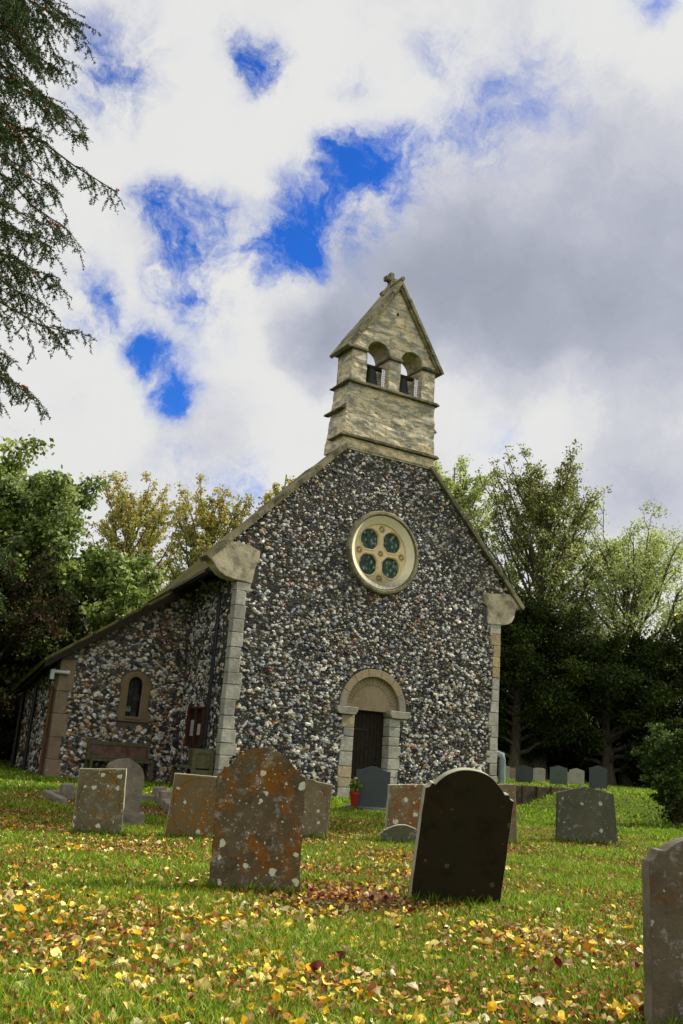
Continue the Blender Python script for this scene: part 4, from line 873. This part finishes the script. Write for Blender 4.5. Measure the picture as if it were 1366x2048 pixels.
tree('poplar_tree', 'light green round-headed tree directly behind the right side of the bellcote', 'tree', P2(5.0, 40), 14.4, 2.1, .34, .3, 56, 26000, .115, G3, 41, .95, tm=.66, spread=.11, group=RG)
tree('poplar_tree', 'tallest light green tree right of the church with upswept bare limbs showing', 'tree', P2(8.2, 36), 12.3, 2.6, .40, .22, 74, 44000, .105, G3, 42, .9, tm=.62, spread=.10, pexp=.38, group=RG, top_pal=[(.13, .12, .03), (.12, .14, .035)], lean=(0, 0), twig=.34)
tree('poplar_tree', 'light green tree with open crown at the right, sloping down to the view edge', 'tree', P2(12.0, 37), 9.4, 3.4, .32, .12, 60, 42000, .105, G3, 43, .75, tm=.45, spread=.12, group=RG)
tree('beech_tree', 'reddish brown tree at the far right edge', 'tree', P2(15.0, 36), 6.5, 2.2, .28, .12, 26, 16000, .15, [(.10, .035, .015), (.08, .045, .02), (.05, .05, .02)], 44, .4, tm=.5)
YG = 'dark yew trees right of the church'
YC = [(.014, .024, .004), (.026, .042, .006), (.042, .064, .008)]
tree('yew_tree', 'dark yew tree against the right side of the church', 'tree', P2(7.0, 34.5), 6.7, 2.6, .26, .10, 44, 85000, .10, YC, 51, .35, tm=.3, spread=.16, group=YG, trans='needle', sub=9, pexp=.8)
tree('yew_tree', 'second dark yew tree, lower and further right from the church', 'tree', P2(10.6, 35.2), 5.2, 2.7, .28, .10, 36, 50000, .12, YC, 52, .3, tm=.35, spread=.14, group=YG, trans='needle', pexp=.8)
tree('yew_tree', 'dark green shadowy tree behind the holly bush at the right edge', 'tree', P2(14.0, 35.5), 4.5, 2.7, .26, .08, 30, 36000, .13, [(.022, .034, .008), (.034, .046, .012)], 53, .35, tm=.4, spread=.14, group=YG, trans='needle')
tree('poplar_tree', 'unseen tall tree added right of the view to shade the lawn before the aisle', 'tree', (9.0, -6.8, float(hgt(9.0, -6.8))), 14.0, 3.0, .22, .66, 22, 22000, .2, G3, 48, .6, tm=.75, spread=.15)  # out-of-view tree added for the shade it casts on the left lawn
tree('yew_tree', 'unseen dark yew tree added left of the view to dim light on the aisle', 'tree', P2(-12.0, 17.5), 7.0, 3.2, .32, .08, 34, 30000, .16, YC, 54, .35, tm=.4, spread=.16, group=YG, trans='needle', pexp=.7)  # out-of-view yew added to block sky light from the left
# holly bush on the right lawn
tree('holly_bush', 'glossy dark holly bush growing on the right lawn with ivy round its stem', 'bush', (3.42, -5.70, float(hgt(3.42, -5.70))), 1.68, .50, .10, .12, 34, 19000, .06, [(.03, .055, .012), (.06, .10, .02), (.14, .20, .05)], 61, .5, tm=.6, spread=.2, twig=.4, lean=(-.10, .05), pexp=.6)
def ivy_skirt():
    g = np.random.default_rng(5); P = np.array([3.43, -5.70, .2])+g.normal(0, 1, (900, 3))*np.array([.16, .16, .22]); P[:, 2] = np.abs(P[:, 2]-.18)+.16
    V, F, C = leafquads(P, .06, [(.02, .03, .01), (.05, .03, .015), (.03, .05, .012)], g); o = link('ivy', npmesh('ivy', V, [F], C), M['leaf']); o.parent = bpy.data.objects['holly_bush']; o.matrix_parent_inverse = Matrix.Translation(-bpy.data.objects['holly_bush'].location)
ivy_skirt()
# a wood closes the horizon all round
def woodland():
    g = np.random.default_rng(77); n = 170000
    az = g.uniform(-math.pi, math.pi, n); front = np.abs(az) < .75; az = np.where(g.random(n) < .5, g.uniform(-.62, .62, n), az)
    d = g.uniform(44, 64, n); front = np.abs(az) < .80; d = np.where(front, d, d*.75); top = np.where(front, 3.6, 8.5)+1.8*np.sin(az*9)+1.1*np.sin(az*23+1)+.8*np.sin(az*51); z = top*np.sqrt(g.random(n))*g.uniform(.75, 1.05, n)  # unseen part made nearer and taller to cut low sky light
    th = math.radians(29.04)+az; P = np.stack([CAM.x+np.sin(th)*d, CAM.y+np.cos(th)*d, z+.2], 1)
    V, F, C = leafquads(P, .62, [(.016, .026, .008), (.026, .038, .010), (.03, .028, .010)], g)
    o = link('woodland', npmesh('woodland', V, [F], C), M['leaf']); tag(o, 'dark belt of woodland closing the churchyard behind everything', 'woodland', kind='stuff')
    m = MB(); 
    for i in range(70):
        a = -.62+1.24*(i+g.random()*.8)/70; dd = g.uniform(38, 44); th = math.radians(29.04)+a
woodland()
def hedge(label, pts, h, w, n, size, cols, seed):
    g = np.random.default_rng(seed); pts = np.array(pts, float); t = g.random(n)*(len(pts)-1); i = t.astype(int); f = (t-i)[:, None]; c = pts[i]*(1-f)+pts[i+1]*f
    z = np.abs(g.uniform(0, 1, n))**.8*h*(1+.12*np.sin(t*7)); X = np.concatenate([c+g.normal(0, w/2.6, (n, 2))*(1.15-z/h*.5)[:, None], z[:, None]], 1); X[:, 2] += hgt(X[:, 0], X[:, 1])
    V, F, C = leafquads(X, size, cols, g); e = empty('hedge', (*c[0], 0), label=label, cat='hedge'); V = V-np.array([*c[0], 0]); link('foliage', npmesh('foliage', V, [F], C), M['leaf'], e)
def P2xy(r, f): p = P2(r, f); return (p[0], p[1])
hedge('dark clipped hedge at the back of the raised lawn', [P2xy(4.5, 37.8), P2xy(9, 38), P2xy(14, 38.5), P2xy(19, 38.2)], 1.7, 1.3, 42000, .12, [(.010, .018, .005), (.018, .028, .008)], 71)
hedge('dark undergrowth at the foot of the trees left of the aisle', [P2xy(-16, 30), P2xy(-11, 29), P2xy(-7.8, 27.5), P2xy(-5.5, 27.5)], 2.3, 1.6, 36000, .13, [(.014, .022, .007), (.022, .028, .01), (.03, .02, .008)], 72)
# drooping conifer at the top left --------------------------------------
def conifer():
    g = np.random.default_rng(9); b = P2(-6.6, 8.6)
    e = empty('conifer_tree', b, label='drooping conifer reaching in from the left with small orange cones', cat='tree')
    tb = MB(); H = 13.5; tb.tube([(0, 0, -.2), (.05, 0, 4), (.0, .1, 8), (.05, 0, 11), (0, 0, H)], [.30, .24, .17, .1, .02], 10)
    nl = []; nd = []; cones = []
    to = Vector((CR[0], CR[1], 0)); fw = Vector((CF[0], CF[1], 0))
    nb_ = 215
    for i in range(nb_):
        z0 = 2.8+(H-3.2)*(i/nb_); az = (g.uniform(-1.0, 1.0) if i % 4 else g.uniform(-3.1, 3.1)); L = (3.75-(.18 if z0 > 7.2 else .13)*abs(z0-7.2))*g.uniform(.55, 1.05)
        if z0 > 10: L *= 1-(z0-10)*.16
        dirv = (to*math.cos(az)+fw*math.sin(az)).normalized(); pts = []
        rise = g.uniform(.1, .35)
        for k in range(9):
            f = k/8; pts.append(Vector((0, 0, z0))+dirv*L*f+Vector((0, 0, L*(rise*f-.42*f*f)))+Vector(g.normal(0, .02, 3))*k/3)
        tb.tube(pts, [.032*(1-.9*k/8)+.003 for k in range(9)], 5, cap=False)
        for k in range(30):
            f = .22+.78*k/30; q = f*8; ii = min(int(q), 7); s = pts[ii].lerp(pts[ii+1], q-ii); sd = g.choice([-1, 1]); a2 = sd*g.uniform(.3, .95)
            pd = Vector((-dirv.y, dirv.x, 0)); d = (dirv*math.cos(a2)+pd*math.sin(a2)); l = g.uniform(.35, .85)*(1.1-.55*f); tw = []
            dr_ = g.uniform(.35, .9)
            for m_ in range(6): ff = m_/5; tw.append(s+d*l*ff+Vector((0, 0, -dr_*l*ff*ff))+Vector(g.normal(0, .008, 3)))
            tb.tube(tw, [.006, .005, .004, .003, .002, .001], 3, cap=False)
            m = int(l*210)
            for _ in range(m):
                u = g.random()**.8*5; jj = min(int(u), 4); p = tw[jj].lerp(tw[jj+1], u-jj); dd = (tw[jj+1]-tw[jj]).normalized(); nl.append(tuple(p)); nd.append(tuple(dd))
            for _ in range(5):
                u = g.uniform(.5, 4.5); jj = int(u); p = tw[jj].lerp(tw[jj+1], u-jj); dz = Vector((g.normal(0, .5), g.normal(0, .5), -1)).normalized(); ls = g.uniform(.08, .22)
                tb.tube([p, p+dz*ls], [.002, .0008], 3, cap=False)
                for _ in range(int(ls*190)): nl.append(tuple(p+dz*ls*g.random())); nd.append(tuple(dz))
            if g.random() < .30: cones.append(tw[2]+Vector((0, 0, -.02)))
    tb.build('trunk', M['bark'], e, smooth=True)
    P = np.array(nl); dd = np.array(nd); n = len(P); side = g.normal(0, 1, (n, 3)); dirs = dd*.75+side*.55; dirs /= np.linalg.norm(dirs, axis=1)[:, None]
    s = g.uniform(.022, .045, n)[:, None]; b_ = np.cross(dirs, g.normal(0, 1, (n, 3))); b_ /= np.linalg.norm(b_, axis=1)[:, None]
    V = np.stack([P, P+dirs*s*.5+b_*.006, P+dirs*s, P+dirs*s*.5-b_*.006], 1).reshape(-1, 3); F = np.arange(n*4).reshape(-1, 4)
    cols = np.array([(.03, .06, .018), (.05, .085, .028), (.085, .12, .045), (.045, .065, .02)]); C = np.repeat(cols[g.integers(0, 4, n)]*g.uniform(.7, 1.3, (n, 1)), 4, 0)
    link('crown', npmesh('crown', V, [F], C), M['needle'], e)
    q = MB()
    for c in cones:
        for _ in range(g.integers(1, 5)):
            c2 = c+Vector(g.normal(0, .035, 3)); q.lathe([(0, -.022), (.011, -.010), (.012, .004), (0, .018)], c2, 6)
    q.build('cones', mat_simple('orange_cone', (.28, .075, .02), .7, .2, .4, 40), e)
    print('needles', n)
conifer()
# ------------------------------------------------------------------ grass and leaf litter
FOOT = [(-8.27, -11.87), (-6.99, -12.5)]
def blocked(x, y):
    k = (y > -.12) & (x > -3.7) & (x < 3.72) & (y < 10)
    k |= (y > D-.05) & (x > -6.6) & (x < -3.5) & (y < 6.1)
    k |= (((x+7.3)/.75)**2 + ((y+5.0)/.95)**2) < 1
    return k
def soilmask(x, y): # 1 where the bare soil shows
    u = (x+7.65)*.88-(y+12.1)*.47; v = (x+7.65)*.47+(y+12.1)*.88
    return ((u/1.1)**2+(v/.36)**2) < 1
def in_view(P, m=.10):
    R = np.array(cam.matrix_world.to_3x3()); d = P-np.array(CAM); c = d@R; z = -c[:, 2]; f = 31.95/36
    u = c[:, 0]/z*f; v = c[:, 1]/z*f; return (z > .3) & (np.abs(u) < 1/3+m) & (v > -.5-m) & (v < .5+m)
def scatter(n, d0, d1, g):
    d = np.sqrt(g.uniform(d0**2, d1**2, n)); a = math.radians(29.04)+g.uniform(-.62, .62, n)
    x = CAM.x+np.sin(a)*d; y = CAM.y+np.cos(a)*d; return x, y, d
def grass():
    g = np.random.default_rng(101); VV = []; FF = []; CC = []; nb_ = 0
    pal = np.array([(.11, .19, .012), (.17, .27, .016), (.25, .36, .028), (.06, .11, .008), (.34, .40, .06), (.40, .34, .14)]); pw = [.24, .28, .21, .16, .07, .04]
    for (n, d0, d1, hh, ww, cl) in ((210000, 3.0, 6.5, .050, .0030, 1), (200000, 6.5, 11, .052, .0050, 1), (170000, 11, 18, .058, .010, 1), (150000, 18, 34, .05, .020, 1)):
        x, y, d = scatter(n, d0, d1, g); z = hgt(x, y); P = np.stack([x, y, z], 1); k = in_view(P, .17) & ~blocked(x, y)
        s = soilmask(x, y); k &= ~(s & (g.random(n) < .93))
        patchy = np.sin(x*2.1+1.3*np.sin(y*1.7))*np.sin(y*2.3+x*.6); k &= g.random(n) < .80+.2*patchy
        P = P[k]; n = len(P); patchy = patchy[k]; d = d[k]
        h = hh*g.uniform(.45, 1.3, n)*(1+.35*patchy); az = g.uniform(0, 2*np.pi, n); w = ww*g.uniform(.7, 1.3, n)
        t = np.stack([np.cos(az), np.sin(az), np.zeros(n)], 1); ln = g.normal(0, .45, (n, 2)); lean = np.concatenate([ln, np.zeros((n, 1))], 1)*h[:, None]
        up = np.array([0, 0, 1.])*h[:, None]; P = P-np.array([0, 0, .005])
        V = np.stack([P-t*w[:, None], P+t*w[:, None], P+lean*.35+up*.6+t*w[:, None]*.75, P+lean*.35+up*.6-t*w[:, None]*.75, P+lean+up], 1)
        b = (np.arange(n)*5)[:, None]+nb_; nb_ += 5*n; VV.append(V.reshape(-1, 3)); FF.append((b+np.array([0, 1, 2, 3]), b+np.array([3, 2, 4])))
        ci = g.choice(6, n, p=pw); CC.append(np.repeat(pal[ci]*g.uniform(.7, 1.3, (n, 1))*(1+.2*patchy)[:, None], 5, 0))
    for o in [o for o in bpy.data.objects if o.get('category') in ('gravestone', 'flower pot', 'grave kerb')]:
        kids = [c for c in o.children if c.name.startswith('slab')]; w = (kids[0].dimensions.x if kids else .3)
        dist_ = math.hypot(o.location.x-CAM.x, o.location.y-CAM.y)
        if dist_ > 20: continue
        n = int(900*w/.6); rz = o.rotation_euler.z; a = g.uniform(-.56, .56, n)*w; bb = g.choice([-1, 1], n)*(.06+np.abs(g.normal(0, .035, n)))
        x = o.location.x+a*math.cos(rz)-bb*math.sin(rz); y = o.location.y+a*math.sin(rz)+bb*math.cos(rz); P = np.stack([x, y, hgt(x, y)-.005], 1)
        h = g.uniform(.04, .115, n)*(.6+.5*np.sin(a*23+rz*9)**2); az = g.uniform(0, 2*np.pi, n); wd = (.0028+.0004*dist_)*g.uniform(.7, 1.3, n); t = np.stack([np.cos(az), np.sin(az), np.zeros(n)], 1)
        lean = np.concatenate([g.normal(0, .35, (n, 2)), np.zeros((n, 1))], 1)*h[:, None]; up = np.array([0, 0, 1.])*h[:, None]
        V = np.stack([P-t*wd[:, None], P+t*wd[:, None], P+lean*.35+up*.6+t*wd[:, None]*.75, P+lean*.35+up*.6-t*wd[:, None]*.75, P+lean+up], 1)
        b = (np.arange(n)*5)[:, None]+nb_; nb_ += 5*n; VV.append(V.reshape(-1, 3)); FF.append((b+np.array([0, 1, 2, 3]), b+np.array([3, 2, 4]))); CC.append(np.repeat(pal[g.choice(6, n, p=pw)]*g.uniform(.6, 1.1, (n, 1)), 5, 0))
    V = np.concatenate(VV); C = np.concatenate(CC); me = npmesh('grass', V, [np.concatenate([f[0] for f in FF]), np.concatenate([f[1] for f in FF])], C)
    o = link('grass', me, M['grass']); tag(o, 'short green churchyard grass growing over the lawn', 'grass', kind='stuff')
grass()
def leaf_shapes(g, X, size, cols, lift):
    """ovate curled leaves with a midrib fold, 8 faces each"""
    n = len(X)
    ux = np.array([0, .30, .46, .40, .18, 0, -.18, -.40, -.46, -.30]); uy = np.array([-.5, -.42, -.12, .15, .40, .62, .40, .15, -.12, -.42])
    K = len(ux); sx = size[:, None]*g.uniform(.65, 1.1, (n, 1)); px = ux[None]*sx*g.uniform(.9, 1.1, (n, K)); py = uy[None]*size[:, None]*g.uniform(.88, 1.12, (n, K))
    fold = g.uniform(-.2, .9, (n, 1)); curl = g.uniform(-1.2, 1.6, (n, 1)); pz = np.abs(px)*fold + curl*py**2/np.maximum(size[:, None], 1e-4) + g.normal(0, .05, (n, K))*size[:, None]
    mid = np.stack([np.zeros(n), np.zeros(n), np.zeros(n)], 1)[:, None]; L = np.concatenate([np.stack([px, py, pz], -1), mid], 1)
    az = g.uniform(0, 2*np.pi, n); tilt = g.normal(0, .42, n); roll = g.normal(0, .42, n)
    def rot(A, a, i, j):
        c, s = np.cos(a)[:, None], np.sin(a)[:, None]; B = A.copy(); B[..., i] = A[..., i]*c-A[..., j]*s; B[..., j] = A[..., i]*s+A[..., j]*c; return B
    L = rot(L, tilt, 1, 2); L = rot(L, roll, 0, 2); L = rot(L, az, 0, 1); L[..., 2] += (lift - np.minimum(0, L[..., 2].min(1))*.6)[:, None]
    V = (L+X[:, None]).reshape(-1, 3); b = (np.arange(n)*(K+1))[:, None]; i = np.arange(K); j = (i+1) % K
    T = np.stack([np.broadcast_to(b+i, (n, K)), np.broadcast_to(b+j, (n, K)), np.broadcast_to(b+K, (n, K))], -1).reshape(-1, 3)
    C = np.repeat(cols, K+1, 0)*g.uniform(.9, 1.1, (n*(K+1), 1)); return V, T, C
LP = np.array([(.84, .68, .24), (.80, .58, .08), (.78, .44, .02), (.42, .20, .025), (.30, .12, .04), (.12, .02, .012), (.88, .78, .52), (.32, .38, .08), (.38, .26, .12)])
LW = np.array([.19, .18, .14, .12, .10, .08, .06, .05, .08])
def litter():
    g = np.random.default_rng(202); X = []; S = []; C = []
    def put(x, y, size, cw, lift=0.018):
        z = hgt(x, y)+lift; P = np.stack([x, y, z], 1); k = in_view(P, .17) & ~blocked(x, y); P = P[k]; n = len(P)
        X.append(P); S.append(size[k]); C.append(LP[g.choice(9, n, p=cw)]*g.uniform(.8, 1.15, (n, 1)))
    for (n, d0, d1, s) in ((11500, 3.0, 6.5, .046), (8500, 6.5, 11, .042), (2600, 11, 19, .043), (350, 19, 30, .045)):
        x, y, d = scatter(n, d0, d1, g)
        dens = .55+.45*np.sin(x*1.9+y*.8)*np.sin(y*1.5-x*.5); lefty = np.clip(1.05-((x-CAM.x)*CR[0]+(y-CAM.y)*CR[1])*.26, .35, 1.6)
        k = g.random(n) < np.clip(dens*lefty*.8+.10, .08, 1); x, y = x[k], y[k]
        k = ~((x > -4.5) & (y > -5)) | (g.random(len(x)) < .25); x, y = x[k], y[k]
        put(x, y, s*g.choice([.5, .75, 1., 1.3], len(x), p=[.22, .33, .30, .15])*g.uniform(.8, 1.15, len(x)), LW/LW.sum())
    x, y, d = scatter(8000, 3.0, 9, g); k = g.random(len(x)) < .5+.5*np.sin(x*2.7+1)*np.sin(y*2.2); x, y = x[k], y[k]; bw = np.array([.02, .03, .06, .22, .30, .2, .02, .02, .13]); put(x, y, .034*g.uniform(.5, 1.3, len(x)), bw/bw.sum(), .006)
    # dark red drifts where leaves collect
    dw_ = np.array([.03, .04, .05, .15, .28, .35, .02, .01, .07])
    for (cx, cy, sx, sy, n, rot_) in ((-8.05, -12.02, .38, .10, 260, -.45), (-7.0, -12.68, .34, .07, 150, -.5), (-7.4, -11.75, .45, .10, 200, -.4), (-7.35, -4.9, .5, .65, 420, 0), (-5.6, -8.2, .9, .10, 200, -.1), (-1.6, -8.7, .4, .12, 60, 0), (-3.0, -8.55, .2, .1, 60, 0), (-9.0, -8.3, .3, .4, 60, 0)):
        a = g.normal(0, sx, n); b = g.normal(0, sy, n); x = cx+a*math.cos(rot_)-b*math.sin(rot_); y = cy+a*math.sin(rot_)+b*math.cos(rot_)
        z = hgt(x, y)+.02; P = np.stack([x, y, z], 1); X.append(P); S.append(.042*g.uniform(.5, 1.2, n)); C.append(LP[g.choice(9, n, p=dw_/dw_.sum())]*g.uniform(.7, 1.1, (n, 1)))
    X = np.concatenate(X); S = np.concatenate(S); C = np.concatenate(C); V, T, CC = leaf_shapes(g, X, S, C, g.uniform(-.008, .016, len(X)))
    o = link('fallen_leaves', npmesh('fallen_leaves', V, [T], CC), M['litter']); tag(o, 'yellow, cream and russet fallen leaves strewn over the grass', 'leaves', kind='stuff')
    # crumbs of broken leaf
    n = 120000; x, y, d = scatter(n, 3, 16, g); z = hgt(x, y)+.012+g.uniform(0, .03, n); P = np.stack([x, y, z], 1); k = in_view(P, .12) & ~blocked(x, y); P = P[k]
    V, F, Cc = leafquads(P, .026, [(.34, .13, .04), (.20, .05, .02), (.55, .42, .18), (.26, .11, .04), (.45, .22, .06)], g)
    o = link('leaf_debris', npmesh('leaf_debris', V, [F], Cc), M['litter']); tag(o, 'small brown scraps of dead leaf lying among the grass blades', 'leaf debris', kind='stuff')
litter()
for o in bpy.data.objects:
    if o.parent is None and o.type in ('CAMERA', 'LIGHT'): continue
print('faces', sum(len(o.data.polygons) for o in bpy.data.objects if o.type == 'MESH'))
